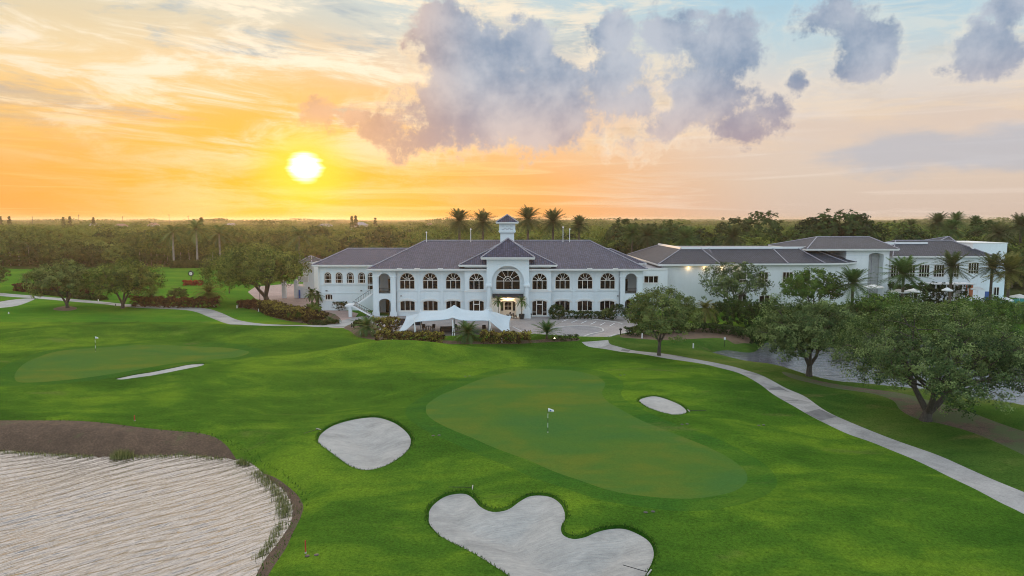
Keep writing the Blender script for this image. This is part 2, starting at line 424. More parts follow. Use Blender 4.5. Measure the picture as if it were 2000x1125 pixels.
def catmull(P, closed=True, sub=6):
    P = [np.array(p, float) for p in P]; n = len(P); out = []
    rng = range(n) if closed else range(n-1)
    for i in rng:
        g = (lambda k: P[k % n]) if closed else (lambda k: P[min(max(k, 0), n-1)])
        p0, p1, p2, p3 = g(i-1), g(i), g(i+1), g(i+2)
        for k in range(sub):
            t = k/sub
            out.append(.5*((2*p1)+(-p0+p2)*t+(2*p0-5*p1+4*p2-p3)*t*t+(-p0+3*p1-3*p2+p3)*t**3))
    if not closed: out.append(P[-1])
    return np.array(out)
def resample(P, frac=.012, lo=.25):
    """closed outline resampled with a spacing that grows with distance"""
    out = []; n = len(P)
    for i in range(n):
        a = P[i]; b = P[(i+1) % n]; L = np.linalg.norm(b-a)
        s = max(lo, frac*max(20, hypot(*(a if abs(a[0]) < 1e3 else (100, 100)))))
        k = max(1, int(L/s))
        for j in range(k): out.append(a+(b-a)*j/k)
    # drop points that are too close
    res = [out[0]]
    for p in out[1:]:
        if np.linalg.norm(p-res[-1]) > .12: res.append(p)
    if np.linalg.norm(res[0]-res[-1]) < .12: res.pop()
    return np.array(res)
def inside(P, poly):
    x = P[:, 0]; y = P[:, 1]; r = np.zeros(len(P), bool); n = len(poly)
    bb = (poly.min(0), poly.max(0))
    m = (x >= bb[0][0]) & (x <= bb[1][0]) & (y >= bb[0][1]) & (y <= bb[1][1])
    idx = np.nonzero(m)[0]
    if len(idx) == 0: return r
    xs = x[idx]; ys = y[idx]; c = np.zeros(len(idx), bool)
    for i in range(n):
        x1, y1 = poly[i]; x2, y2 = poly[(i+1) % n]
        if y1 == y2: continue
        k = ((y1 > ys) != (y2 > ys)) & (xs < (x2-x1)*(ys-y1)/(y2-y1)+x1)
        c ^= k
    r[idx] = c; return r
def offset(poly, d):
    """offset of a closed outline (d > 0 inward)"""
    a = np.roll(poly, 1, 0); b = np.roll(poly, -1, 0); t = b-a
    t /= np.maximum(np.linalg.norm(t, axis=1, keepdims=True), 1e-9)
    area = .5*np.sum(poly[:, 0]*np.roll(poly[:, 1], -1)-np.roll(poly[:, 0], -1)*poly[:, 1])
    nrm = np.stack([-t[:, 1], t[:, 0]], 1)*(1 if area > 0 else -1)
    return poly+nrm*d
def dist_to(P, poly):
    d = np.full(len(P), 1e9)
    for i in range(0, len(poly)):
        a = poly[i]; b = poly[(i+1) % len(poly)]; ab = b-a; L2 = max(ab@ab, 1e-9)
        t = np.clip(((P-a)@ab)/L2, 0, 1); q = a+t[:, None]*ab
        d = np.minimum(d, np.linalg.norm(P-q, axis=1))
    return d
def out_px(pts, z=None, sub=6, smooth=True, frac=.012):
    W = [G(*p)[:2] if z is None else flat(p[0], p[1], z) for p in pts]
    W = catmull(W, True, sub) if smooth else np.array(W, float)
    return resample(W, frac)

# ------------------------------------------------------------------ the ground and everything drawn on it
GREEN = [(832,800),(836,788),(860,772),(900,756),(948,738),(996,726),(1044,721.6),(1100,722),(1140,728),(1168,736),(1180,745),(1181,754),(1176,766),(1180,777),(1194,789),(1220,804),(1260,824),(1320,848),(1380,872),(1420,892),(1448,912),(1459,928),(1456,944),(1432,960),(1388,970),(1340,974),(1280,971),(1200,960),(1132,938),(1080,920),(1040,902),(980,880),(924,856),(880,838),(852,824),(836,812)]
GREEN2 = [(30,742),(38,718),(90,692),(160,681),(250,675),(350,675),(440,679),(480,685),(485,690),(460,698),(400,703),(300,716),(220,730),(130,742),(60,747)]
BA = [(618,856),(624,844),(644,830),(672,820),(708,813),(740,812),(768,820),(788,832),(802,846),(806,858),(802,872),(788,888),(760,906),(736,915),(712,918),(688,912),(660,894),(636,876),(620,864)]
BB = [(1246,780),(1260,774),(1280,772),(1304,778),(1328,788),(1343,800),(1340,807),(1320,810),(1296,806),(1268,797),(1252,788)]
BC = [(833,1004),(834,994),(844,980),(864,966),(888,959),(912,959),(928,968),(940,982),(956,991),(972,993),(992,988),(1012,974),(1032,964),(1056,962),(1080,966),(1098,978),(1107,994),(1108,1010),(1101,1024),(1104,1038),(1120,1045),(1140,1042),(1164,1032),(1192,1026),(1220,1026),(1244,1034),(1268,1048),(1280,1064),(1282,1084),(1272,1108),(1256,1130),(1200,1165),(1110,1180),(1040,1155),(996,1126),(960,1102),(920,1078),(880,1058),(856,1044),(840,1028),(833,1016)]
BD = [(226,739),(262,731),(300,725),(340,717),(372,711),(398,709.5),(394,714),(360,721),(310,731),(262,738),(238,741)]
BE = [(-60,600),(-10,590),(30,584),(68,582),(60,588),(34,597),(0,601.5),(-50,606)]
LAKE = [(0,879),(65,884),(129,888),(215,892),(302,889),(366,889),(431,894),(474,899),(500,911),(526,937),(556,959),(570,989),(568,1019),(547,1054),(517,1093),(500,1125),(470,1200),(300,1300),(-200,1300),(-420,1000),(-300,880),(-120,874)]
BANK = [(0,821),(86,821),(172,823),(237,830),(302,838),(388,845),(431,855),(466,875),(490,890),(539,918),(573,944),(591,972),(588,993),(572,1024),(556,1060),(524,1101),(509,1128),(480,1210),(300,1330),(-230,1330),(-480,1000),(-340,840),(-120,822)]
POND = [(1390,689),(1420,684),(1470,688),(1500,668),(1560,655),(1700,650),(1900,655),(2100,660),(2350,700),(2350,860),(2120,828),(2000,803),(1900,783),(1800,765),(1700,752),(1640,747),(1590,737),(1530,720),(1480,711),(1430,702),(1398,695)]
PATH_R_UP = [(1188,664),(1192,672),(1215,679),(1260,687),(1330,696),(1400,709),(1450,721),(1494,736),(1559,768),(1606,798),(1664,826),(1778,870),(1891,915),(2000,961),(2200,1040),(2400,1120)]
PATH_R_LO = [(1136,668),(1150,677),(1190,683),(1240,690),(1290,698),(1350,707),(1400,717),(1449,731),(1485,751),(1513,772),(1560,799),(1604,823),(1650,845),(1721,871),(1816,912),(1929,968),(2000,1004),(2200,1100),(2360,1180)]
PATH_L_UP = [(-120,562),(0,572),(60,577),(130,583),(200,589),(250,594),(340,598),(400,602),(432,611),(462,624),(500,631),(545,634),(600,635),(640,634)]
PATH_L_LO = [(-120,567),(0,578),(60,582),(130,588),(200,594),(260,600.5),(340,604),(378,608),(408,619),(440,631),(475,637),(540,639.5),(600,639),(640,638)]
PLAZA = [(640,640),(690,637),(700,622),(716,616),(760,617),(760,600),(1240,600),(1246,640),(1212,654),(1200,657),(1188,664),(1160,668),(1136,668),(1140,662),(1128,659),(1040,662),(900,664),(770,660),(745,652),(735,640),(690,641),(650,641)]
FORE = [(484,570),(500,558),(560,551),(625,553),(650,600),(700,612),(690,625),(668,628),(655,614),(610,600),(590,602),(570,604),(540,594),(500,584)]
WALK = [(600,636),(652,632),(668,626),(690,620),(712,617),(700,636),(655,639)]
ISLE = [(1060,652),(1080,640),(1130,636),(1170,640),(1178,646),(1166,652),(1145,658),(1128,657.5)]
MUL_T7 = [(1530,726),(1600,744),(1680,757),(1760,768),(1825,785),(1880,800),(1940,822),(2060,862),(2200,900),(2200,1010),(2040,910),(1960,870),(1900,845),(1840,828),(1790,818),(1758,800),(1740,780),(1680,765),(1600,752),(1545,738)]
MUL_PLAZA = [(672,640),(700,630),(735,634),(748,652),(800,662),(900,666),(1040,664),(1120,660),(1125,666),(1040,670),(960,672),(860,672),(780,669),(720,662),(690,652)]
MUL_L = [(462,598),(480,590),(520,592),(570,605),(610,602),(655,615),(665,628),(640,634),(600,632),(540,622),(500,606)]
MUL_R = [(1212,655),(1250,648),(1330,640),(1420,643),(1440,650),(1470,662),(1440,668),(1400,660),(1350,662),(1270,663),(1225,660)]
MUL_T1 = [(104,603),(118,599),(135,598),(150,601),(146,605),(130,607),(110,606)]

R = {}
R['lake'] = out_px(LAKE, LAKE_Z); R['bank'] = out_px(BANK, None)
R['pond'] = out_px(POND, POND_Z)
for k, v in (('green', GREEN), ('green2', GREEN2), ('ba', BA), ('bb', BB), ('bc', BC), ('bd', BD), ('be', BE),
             ('mul7', MUL_T7), ('mulP', MUL_PLAZA), ('mulL', MUL_L), ('mulR', MUL_R), ('mulT', MUL_T1), ('isle', ISLE)):
    R[k] = out_px(v)
def path_poly(up, lo):
    a = catmull([G(*p)[:2] for p in up], False, 6); b = catmull([G(*p)[:2] for p in lo], False, 6)
    return resample(np.vstack([a, b[::-1]]))
R['pathR'] = path_poly(PATH_R_UP, PATH_R_LO)
R['pathL'] = path_poly(PATH_L_UP, PATH_L_LO)
R['plaza'] = resample(np.array([flat(*p) for p in PLAZA], float))
R['fore'] = resample(np.array([flat(*p) for p in FORE], float))
R['walk'] = resample(np.array([flat(*p) for p in WALK], float))
for k in ('green', 'green2'): R['fr_'+k] = resample(offset(R[k], -2.0))
bunkers = ('ba', 'bb', 'bc', 'bd', 'be')
for k in bunkers:
    R['in_'+k] = offset(R[k], .16 if k != 'bd' else .1)

rng = np.random.default_rng(3)
pts = []
Y = 20.0
while Y < 4300:
    s = .0115*Y if Y < 270 else .045*Y
    wx = .98*Y+14
    xs = np.arange(-wx, wx, s); xs = xs+rng.uniform(-.25, .25, len(xs))*s
    pts.append(np.stack([xs, Y+rng.uniform(-.25, .25, len(xs))*s], 1)); Y += s
for gx in np.arange(-120, 121, 8):
    for gy in np.arange(-40, 20, 8): pts.append(np.array([[gx+rng.uniform(-1, 1), gy+rng.uniform(-1, 1)]]))
pts.append(np.array([(-4300, -60), (4300, -60), (4300, 4350), (-4300, 4350), (0, 4350), (-1500, -60), (1500, -60), (-4300, 1500), (4300, 1500), (-1800, 600), (1800, 600.)]))
grid = np.vstack(pts)
zov = {}
rings = ['lake', 'bank', 'pond', 'green', 'green2', 'fr_green', 'fr_green2', 'pathR', 'pathL', 'plaza', 'fore', 'walk', 'mul7', 'mulP', 'mulL', 'mulR', 'mulT', 'isle'] + list(bunkers)+['in_'+k for k in bunkers]
allv = []; edges = []
for k in rings:
    b = sum(len(a) for a in allv); n = len(R[k]); allv.append(R[k])
    edges += [(b+i, b+(i+1) % n) for i in range(n)]
ringpts = np.vstack(allv)
# thin the grid close to outlines
cell = {}
for q in ringpts: cell.setdefault((int(q[0]//2), int(q[1]//2)), []).append(q)
keep = np.ones(len(grid), bool)
for i, q in enumerate(grid):
    if q[1] > 240 or q[1] < 18: continue
    cx, cy = int(q[0]//2), int(q[1]//2); lim = (.0045*q[1])**2
    for ax in (-1, 0, 1):
        for ay in (-1, 0, 1):
            for p in cell.get((cx+ax, cy+ay), ()):
                if (p[0]-q[0])**2+(p[1]-q[1])**2 < lim: keep[i] = False; break
            if not keep[i]: break
        if not keep[i]: break
grid = grid[keep]
vin = [Vector(p) for p in np.vstack([ringpts, grid])]
ov, oe, of, _, _, _ = delaunay_2d_cdt(vin, edges, [], 0, 1e-4)
XY = np.array([(p.x, p.y) for p in ov]); TR = np.array([tuple(f) for f in of if len(f) == 3], np.int64)
# orientation up
a = XY[TR[:, 0]]; b = XY[TR[:, 1]]; c = XY[TR[:, 2]]
cr = (b[:, 0]-a[:, 0])*(c[:, 1]-a[:, 1])-(b[:, 1]-a[:, 1])*(c[:, 0]-a[:, 0])
TR[cr < 0] = TR[cr < 0][:, ::-1]
CEN = (XY[TR[:, 0]]+XY[TR[:, 1]]+XY[TR[:, 2]])/3
Zg = h0(XY[:, 0], XY[:, 1])
def near_mask(k, pad): 
    p = R[k]; return (XY[:, 0] > p[:, 0].min()-pad) & (XY[:, 0] < p[:, 0].max()+pad) & (XY[:, 1] > p[:, 1].min()-pad) & (XY[:, 1] < p[:, 1].max()+pad)
# water edges and their banks
for k, wz, reach in (('lake', LAKE_Z, 3.2), ('pond', POND_Z, 3.0)):
    m = np.nonzero(near_mask(k, 6))[0]; P = XY[m]
    ins = inside(P, R[k]); d = dist_to(P, R[k])
    t = sstep(0, reach, d); zz = np.maximum(Zg[m], wz+.1)
    Zg[m] = np.where(ins | (d < 1e-3), wz, wz+(zz-wz)*np.sqrt(t))
# raised putting surface edge, bunkers hollowed out
for k in bunkers:
    m = np.nonzero(near_mask(k, .5))[0]; P = XY[m]; Q = R['in_'+k]
    ins = inside(P, Q); d = dist_to(P, Q); deep = ins | (d < 2e-3)
    big = 1. if k in ('ba', 'bc') else .45
    Zg[m] = np.where(deep, Zg[m]-.16*big-.95*big*sstep(0, 4.2, d), Zg[m])
zone = np.full(len(TR), 'ground', dtype=object)
wf = (CEN[:, 1] > np.where(CEN[:, 0] < -60, 268, 168)) | (np.abs(CEN[:, 0]) > .98*CEN[:, 1]+150)
zone[wf & (CEN[:, 1] > 100)] = 'woodland_floor'
def setz(k, name):
    zone[inside(CEN, R[k])] = name
far_lawn = (CEN[:, 1] > 125) & (CEN[:, 0] < -20) & (zone == 'ground'); zone[far_lawn] = 'far_lawn'
prg = R['pathR']
# ground on the pond side of the right-hand path
xr = CEN[:, 0]; yr = CEN[:, 1]
up = np.array([G(*p)[:2] for p in PATH_R_UP]); 
side = (zone == 'ground') & (xr > np.interp(yr, up[::-1, 1], up[::-1, 0])) & (yr < 118) & (yr > 20) & (xr > 12)
zone[side] = 'pond_side_grass'
for k, nm in (('fr_green', 'fringe'), ('fr_green2', 'far_fringe'), ('green', 'putting_green'), ('green2', 'far_putting_green'),
              ('plaza', 'plaza'), ('fore', 'forecourt'), ('walk', 'walkway'), ('mul7', 'bank_mulch'), ('mulP', 'hedge_bed'), ('mulL', 'croton_bed'),
              ('mulR', 'shrub_bed'), ('mulT', 'tree_ring'), ('pathL', 'cart_path_far'), ('pathR', 'cart_path'), ('isle', 'roundabout'),
              ('bank', 'lake_bank'), ('lake', 'lake'), ('pond', 'pond')): setz(k, nm)
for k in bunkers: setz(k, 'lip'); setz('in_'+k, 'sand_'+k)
V3 = np.column_stack([XY, Zg])
ZM = {'ground': ('ground', 'grass'), 'woodland_floor': ('woodland_floor', 'wood_floor'), 'far_lawn': ('far_lawn', 'lawn'),
      'pond_side_grass': ('pond_side_grass', 'rough'), 'fringe': ('green_fringe', 'fringe'), 'far_fringe': ('green_fringe', 'fringe'),
      'putting_green': ('putting_green', 'green'), 'far_putting_green': ('putting_green', 'green'), 'plaza': ('plaza', 'paver'),
      'forecourt': ('forecourt', 'pink'), 'walkway': ('walkway', 'conc'), 'bank_mulch': ('mulch_ground', 'leafmulch'), 'hedge_bed': ('mulch_ground', 'mulch'),
      'croton_bed': ('mulch_ground', 'mulch'), 'shrub_bed': ('mulch_ground', 'mulch'), 'tree_ring': ('mulch_ground', 'mulch'),
      'cart_path_far': ('path', 'conc'), 'cart_path': ('path', 'conc'), 'roundabout': ('roundabout_paving', 'drive'), 'lake_bank': ('lake_bank', 'mulch'),
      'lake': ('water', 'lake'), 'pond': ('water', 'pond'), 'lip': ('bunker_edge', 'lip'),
      'sand_ba': ('sand_bunker', 'sand'), 'sand_bb': ('sand_bunker', 'sand'), 'sand_bc': ('sand_bunker', 'sand'), 'sand_bd': ('sand_bunker', 'sand'), 'sand_be': ('sand_bunker', 'sand')}
ZL = {'sand_ba': 'rounded grey sand bunker between the lake and the main green', 'sand_bb': 'small oval sand bunker right of the main green',
      'sand_bc': 'large three-lobed sand bunker at the bottom of the picture', 'sand_bd': 'thin strip of sand bunker below the far left green',
      'sand_be': 'pale sand bunker at the left edge beside the far path', 'putting_green': 'large main putting green with the black and white flagstick',
      'far_putting_green': 'smaller far putting green on the left', 'lake': 'rippled lake reflecting the pale sky in the lower left corner',
      'pond': 'pond behind the oaks on the right', 'cart_path': 'grey concrete cart path curving down the right side', 'cart_path_far': 'pale cart path curving past the left oaks'}
def lake_mesh():
    P = R['lake']; st = .13; xs = np.arange(P[:, 0].min()-1, P[:, 0].max()+1, st); ys = np.arange(P[:, 1].min()-1, P[:, 1].max()+1, st)
    X_, Y_ = np.meshgrid(xs, ys); x = X_.ravel(); y = Y_.ravel(); r = np.random.default_rng(21)
    wx = x+.5*np.sin(y*.35+1)+.3*np.sin(x*.5+y*.2); wy = y+.4*np.sin(x*.28)+.25*np.sin(y*.6-x*.3)
    z = np.zeros(len(x))
    for L, A_, k in ((1.15, .036, 4), (.62, .022, 6), (.36, .0085, 6)):
        for _ in range(k):
            an = radians(45+90)+r.normal(0, .15); q = 2*pi/(L*r.uniform(.85, 1.2)); ph = r.uniform(0, 6.28)
            env = .5+.5*np.sin(x*r.uniform(-.22, .22)+y*r.uniform(-.22, .22)+r.uniform(0, 6))
            c = np.sin(q*(wx*cos(an)+wy*sin(an))+ph); z += A_/k**.5*env*(1-2*np.sqrt(np.abs((1-c)/2)+.003))*1.25
    z -= z.mean(); V = np.column_stack([x, y, LAKE_Z+z-.015])
    nx, ny = len(xs), len(ys); i = np.arange((nx-1)*(ny-1)); a = (i//(nx-1))*nx+i % (nx-1)
    F = np.stack([a, a+1, a+nx+1, a+nx], 1); cen = V[F].mean(1)[:, :2]; big = offset(P, -.9)
    F = F[inside(cen, big)]; u, inv = np.unique(F, return_inverse=True)
    return V[u], inv.reshape(F.shape)
for zn in sorted(set(zone)):
    T = TR[zone == zn]; u, inv = np.unique(T, return_inverse=True)
    if zn == 'lake':
        Vl, Fl = lake_mesh(); struct(link('water', mesh_np('water', Vl, Fl, M['lake'], smooth=True)), ZL[zn]); continue
    o = link(ZM[zn][0], mesh_np(ZM[zn][0], V3[u], inv.reshape(T.shape), M[ZM[zn][1]], smooth=True))
    struct(o, ZL.get(zn))

# darker repair slabs in the concrete path, laid 6 mm proud
for pl in ([(1500, 760), (1521, 755), (1540, 765), (1560, 783), (1533, 783)], [(1572, 806), (1600, 799), (1634, 814), (1603, 822)], [(1216, 681), (1232, 684), (1228, 687), (1212, 685)]):
    P_ = [G(a, b_, .012) for a, b_ in pl]; m_ = bpy.data.meshes.new('path_patch'); m_.from_pydata([(x, y, z+.006) for x, y, z in P_], [], [tuple(range(len(P_)))])
    m_.materials.append(M['patch']); struct(link('path_patch', m_), 'darker grey slab let into the cart path')
# kerbs: real steps along the plaza circle and the path
def kerb(pxpts, w=.3, h=.12, closed=False):
    P = catmull([flat(*p) for p in pxpts], closed, 6); b = MB()
    for i in range(len(P)-1):
        a, c = P[i], P[i+1]; t = c-a; L = np.linalg.norm(t); nn = np.array([-t[1], t[0]])/L*w/2
        z = [float(h0(*a)), float(h0(*c))]
        V = [(*(a-nn), z[0]-.05), (*(a+nn), z[0]-.05), (*(c+nn), z[1]-.05), (*(c-nn), z[1]-.05),
             (*(a-nn), z[0]+h), (*(a+nn), z[0]+h), (*(c+nn), z[1]+h), (*(c-nn), z[1]+h)]
        b.add(V, [(4, 7, 6, 5), (0, 4, 5, 1), (1, 5, 6, 2), (2, 6, 7, 3), (3, 7, 4, 0)])
    return struct(b.build('kerb', M['curb']))
kerb([(1080,641),(1130,636.5),(1170,640),(1178,646),(1166,652),(1145,659),(1137,666)])
kerb([(1188,668),(1190,662),(1200,656.5),(1213,653),(1232,648)])
kerb([(1098,622),(1104,621),(1150,623),(1200,629),(1216,634)])
# painted parking lines in front of the hedge
b = MB()
for i in range(6):
    x0, y0 = flat(1110+i*18, 623.5+i*1.6); x1, y1 = flat(1098+i*18.5, 628+i*1.8)
    b.bar((x0, y0, .012), (x1, y1, .012), .14, .02)
struct(b.build('parking_marking', M['white']))

# ------------------------------------------------------------------ foliage generators
def leaves(centers, radii, nper, size, seed, tintc=None, up=.35, flatz=.8, outw=None):
    """leaf-sized quads clustered round centres"""
    r = np.random.default_rng(seed); n = len(centers)*nper
    c = np.repeat(centers, nper, 0); rr = np.repeat(radii, nper)
    d = r.normal(size=(n, 3)); d /= np.linalg.norm(d, axis=1, keepdims=True)
    p = c+d*(rr*r.uniform(.25, 1., n)**.6)[:, None]*np.array([1, 1, flatz])
    nn = r.normal(size=(n, 3))*.42+d*.55+np.array([0, 0, up])+(0 if outw is None else np.repeat(outw, nper, 0)*.8); nn /= np.linalg.norm(nn, axis=1, keepdims=True)
    a = np.cross(nn, r.normal(size=(n, 3))); a /= np.maximum(np.linalg.norm(a, axis=1, keepdims=True), 1e-6)
    b = np.cross(nn, a); s = size*r.uniform(.6, 1.35, n)[:, None]
    V = np.stack([p-a*s*.5, p+b*s*.33, p+a*s*.5, p-b*s*.33], 1).reshape(-1, 3)
    F = np.arange(n*4).reshape(n, 4)
    t = r.uniform(0, 1, n)*.3+(np.repeat(tintc, nper) if tintc is not None else .5)*.7
    return V, F, np.repeat(t, 4)
def crown_centres(W, Ht, th, nlobes, nclu, seed, droop=0., depth=1., shell=.55, flat_top=1.):
    r = np.random.default_rng(seed)
    lob = []; zc = th+(Ht-th)*.42; rz = (Ht-th)*.5
    for i in range(nlobes):
        q = (i+.5)/nlobes; el = math.asin(1-1.62*q) ; az = i*2.39996+r.uniform(-.4, .4)
        k = r.uniform(.40, .69)
        x = cos(el)*cos(az)*W/2*k; y = cos(el)*sin(az)*W/2*k*depth; z = zc+sin(el)*rz*k*flat_top
        z -= droop*(hypot(x, y)/(W/2))**2*rz
        rad = W*r.uniform(.12, .19)*(1.35-nlobes/60)
        lob.append((x, y, z, rad))
    lob = np.array(lob)
    cc = []; cr = []; ct = []
    for x, y, z, rad in lob:
        d = r.normal(size=(nclu, 3)); d[:, 2] += .25; d /= np.linalg.norm(d, axis=1, keepdims=True)
        p = np.array([x, y, z])+d*rad*r.uniform(.55, 1.05, (nclu, 1))*np.array([1, 1, .72])
        cc.append(p); cr.append(rad*r.uniform(.13, .30, nclu)); ct.append(np.clip(r.normal(.48, .30, nclu), 0, 1))
    cc = np.vstack(cc); cr = np.concatenate(cr); ct = np.concatenate(ct)
    cc[:, 2] = np.maximum(cc[:, 2], th*.45)
    return lob, cc, cr, ct
def outward(cc, th, Ht, W):
    v = cc-np.array([0, 0, th+(Ht-th)*.35]); v[:, :2] /= W*.5; v[:, 2] /= (Ht-th)*.5
    return v/np.maximum(np.linalg.norm(v, axis=1, keepdims=True), .3)
def trunk_mesh(lob, th, r0, seed, lean=(0, 0), split=.55, n=9):
    r = random.Random(seed); b = MB(); fork = Vector((lean[0], lean[1], th*split))
    b.tube([(0, 0, -.35), (0, 0, .12), (lean[0]*.3, lean[1]*.3, th*split*.5), fork], [r0*1.55, r0*1.12, r0*.92, r0*.85], n)
    az0 = r.uniform(0, 2*pi); K = 3 if len(lob) > 9 else 2; groups = [[] for _ in range(K)]
    for L in lob: groups[int(((atan2(L[1], L[0])-az0) % (2*pi))/(2*pi)*K) % K].append(L)
    for g in groups:
        if not g: continue
        c = Vector((sum(L[0] for L in g), sum(L[1] for L in g), sum(L[2] for L in g)))/len(g)
        k1 = fork+(c-fork)*.45+Vector((0, 0, .06*c.z)); rr = r0*.62
        b.tube([fork-Vector((0, 0, r0*.5)), (fork+k1)/2+Vector((r.uniform(-.15, .15), r.uniform(-.15, .15), -.04*c.z)), k1], [rr*1.1, rr*.85, rr*.66], 7, False)
        for L in g:
            e = Vector(L[:3]); rad = L[3]; s0 = k1+(fork-k1)*r.uniform(0, .45); m2 = s0+(e-s0)*.55+Vector((r.uniform(-.4, .4), r.uniform(-.4, .4), .05*e.z*r.uniform(-.3, 1)))
            q = rr*r.uniform(.34, .5); b.tube([s0, m2, e], [q, q*.62, q*.25], 6, False)
            for _ in range(3):
                s1 = m2+(e-m2)*r.random(); t = e+Vector((r.uniform(-1, 1), r.uniform(-1, 1), r.uniform(-.4, .6)))*rad
                b.tube([s1, (s1+t)/2+Vector((0, 0, .15)), t], [q*.4, q*.28, q*.12], 5, False)
    return b
def broad_tree(name, base, W, Ht, th, nlobes, nclu, nper, leaf, mat, seed, label, cat='tree', group=None, off=(0, 0), r0=None, droop=0., split=.55, depth=1., trunk='bark'):
    t = empty(name, base); tag(t, label, cat, group)
    lob, cc, cr, ct = crown_centres(W, Ht, th, nlobes, nclu, seed, droop, depth)
    ow = outward(cc, th, Ht, W)
    for a in (lob, cc): a[:, 0] += off[0]; a[:, 1] += off[1]
    V, F, T = leaves(cc, cr*1.15, nper, leaf, seed+1, ct, outw=ow)
    link('crown', mesh_np('crown', V, F, M[mat], T), t)
    trunk_mesh(lob, th, r0 or W*.022, seed, (off[0]*.15, off[1]*.15), split).build('trunk', M[trunk], t, True)
    return t
def tree_px(px, py, x0, x1, ytop, ylow, seed, label, mat='oak', name='oak_tree', lobes=22, nclu=30, nper=34, leaf=.3, **k):
    p = G(px, py); s = mpp(p); W = (x1-x0)*s; Ht = (py-ytop)*s*1.02; th = (py-ylow)*s
    return broad_tree(name, p, W, Ht, th, lobes, nclu, nper, leaf, mat, seed, label, off=(((x0+x1)/2-px)*s, 0), **k)

tree_px(132, 601, 50, 198, 496, 584, 11, 'round grey-green oak standing in a ring of red mulch, left of its twin', 'oakgrey', leaf=.36, nper=30)
tree_px(240, 602, 160, 326, 494, 586, 12, 'round oak with forked trunk beside the far path, right of its twin', 'oak', leaf=.36, nper=30)
tree_px(-14, 572, -62, 17, 500, 560, 13, 'oak cut off by the left edge of the photo', 'oakgrey', lobes=14, leaf=.42, nper=20)
tree_px(522, 594, 372, 632, 466, 570, 14, 'large spreading oak with leaning trunk left of the clubhouse', 'oak', lobes=34, nclu=34, nper=36, leaf=.36, r0=.62, split=.7)
tree_px(1287, 694, 1192, 1392, 549, 664, 15, 'grey-green tree with straight trunk beside the cart path, nearest the clubhouse', 'oakgrey', name='leafy_tree', lobes=26, nclu=30, nper=46, leaf=.2, r0=.24, split=.9)
tree_px(1432, 614, 1356, 1516, 494, 596, 16, 'open airy tree with twin trunks in front of the white wall', 'oakr', name='airy_tree', lobes=20, nclu=20, nper=22, leaf=.34, r0=.26, split=.3)
tree_px(1580, 734, 1436, 1724, 560, 704, 17, 'wide dark oak on the pond bank, left of the biggest oak', 'oakr', lobes=34, nclu=36, nper=40, leaf=.22, r0=.36, split=.75, droop=.25)
tree_px(1808, 820, 1560, 2110, 558, 788, 18, 'biggest oak with forked trunk in brown mulch at the right edge', 'oakr', lobes=46, nclu=34, nper=46, leaf=.18, r0=.50, split=.55, droop=.30)
tree_px(1590, 618, 1508, 1666, 518, 596, 19, 'light green tree rising behind the pond oaks', 'bright', name='leafy_tree', lobes=20, nclu=24, nper=22, leaf=.36, r0=.25)
tree_px(1720, 640, 1640, 1800, 570, 622, 20, 'rounded green tree behind the biggest oak', 'bright', name='leafy_tree', lobes=18, nclu=24, nper=22, leaf=.32, r0=.25)
tree_px(1915, 650, 1830, 2010, 582, 632, 29, 'low green tree by the pool deck at the right edge', 'bright', name='leafy_tree', lobes=18, nclu=24, nper=22, leaf=.32, r0=.25)
tree_px(346, 586, 322, 372, 563, 581, 21, 'small umbrella-shaped shrub tree behind the red hedge', 'forestdk', name='shrub_tree', lobes=9, nclu=16, nper=16, leaf=.28, r0=.1)
tree_px(190, 583, 172, 212, 548, 578, 22, 'small pale shrub between the two round oaks', 'bright', name='shrub_tree', lobes=8, nclu=14, nper=14, leaf=.3, r0=.1)
tree_px(608, 616, 588, 634, 588, 612, 23, 'light green bushy shrub at the end of the croton bed', 'bright', name='shrub_tree', lobes=9, nclu=16, nper=16, leaf=.26, r0=.1)

# palms
def palm_geo(Ht, Rf, nf, seed, r0, lean=0., stiff=1., nl=26, low=-65, lw=.09, bend=1.):
    r = random.Random(seed); b = MB()
    top = Vector((lean, 0, Ht))
    b.tube([(0, 0, -.3), (0, 0, .2), (lean*.25, 0, Ht*.4), (lean*.7, 0, Ht*.8), top], [r0*1.5, r0*1.15, r0*.95, r0*.9, r0*.95], 9)
    V = []; F = []; T = []
    for i in range(nf):
        q = i/nf; az = i*2.39996+r.uniform(-.2, .2)
        el = radians(82-(82-low)*(q**.85)+r.uniform(-7, 7)); L = Rf*r.uniform(.85, 1.12)*(.8+.35*min(1, q*2))
        pos = top.copy(); e = el; n = nl; ds = L/n; pp = []
        for k in range(n+1):
            pp.append(pos.copy()); pos = pos+Vector((cos(e)*cos(az), cos(e)*sin(az), sin(e)))*ds
            e -= bend*radians(1.9 if q < .3 else 2.3)*(26/nl)*(1.2-.5*q)/stiff
            e = max(e, radians(-86))
        sd = Vector((-sin(az), cos(az), 0)); tt = r.random()
        for k in range(1, n+1):
            a = pp[k-1]; c = pp[k]; dr = (c-a).normalized(); ll = Rf*.24*sin(pi*min(1, .15+k/n*.85))**.7+.05
            upv = dr.cross(sd).normalized()
            if upv.z < 0: upv = -upv
            for sgn in (-1, 1):
                d = (sd*sgn*.85+dr*.65+upv*.25*r.uniform(-.4, 1)).normalized()
                tip = c+d*ll+Vector((0, 0, -.12*ll)); w = dr*lw*Rf*.35
                i0 = len(V); V += [c-w*.5, c+w*.5, tip]; F.append((i0, i0+1, i0+2)); T += [tt*.6+r.random()*.4]*3
        for k in range(0, n, 3):       # rachis
            a = pp[k]; c = pp[min(k+3, n)]; w = Vector((0, 0, .03)); i0 = len(V)
            V += [a-w, a+w, c]; F.append((i0, i0+1, i0+2)); T += [.8]*3
    return b, (np.array([tuple(v) for v in V]), np.array(F), np.array(T))
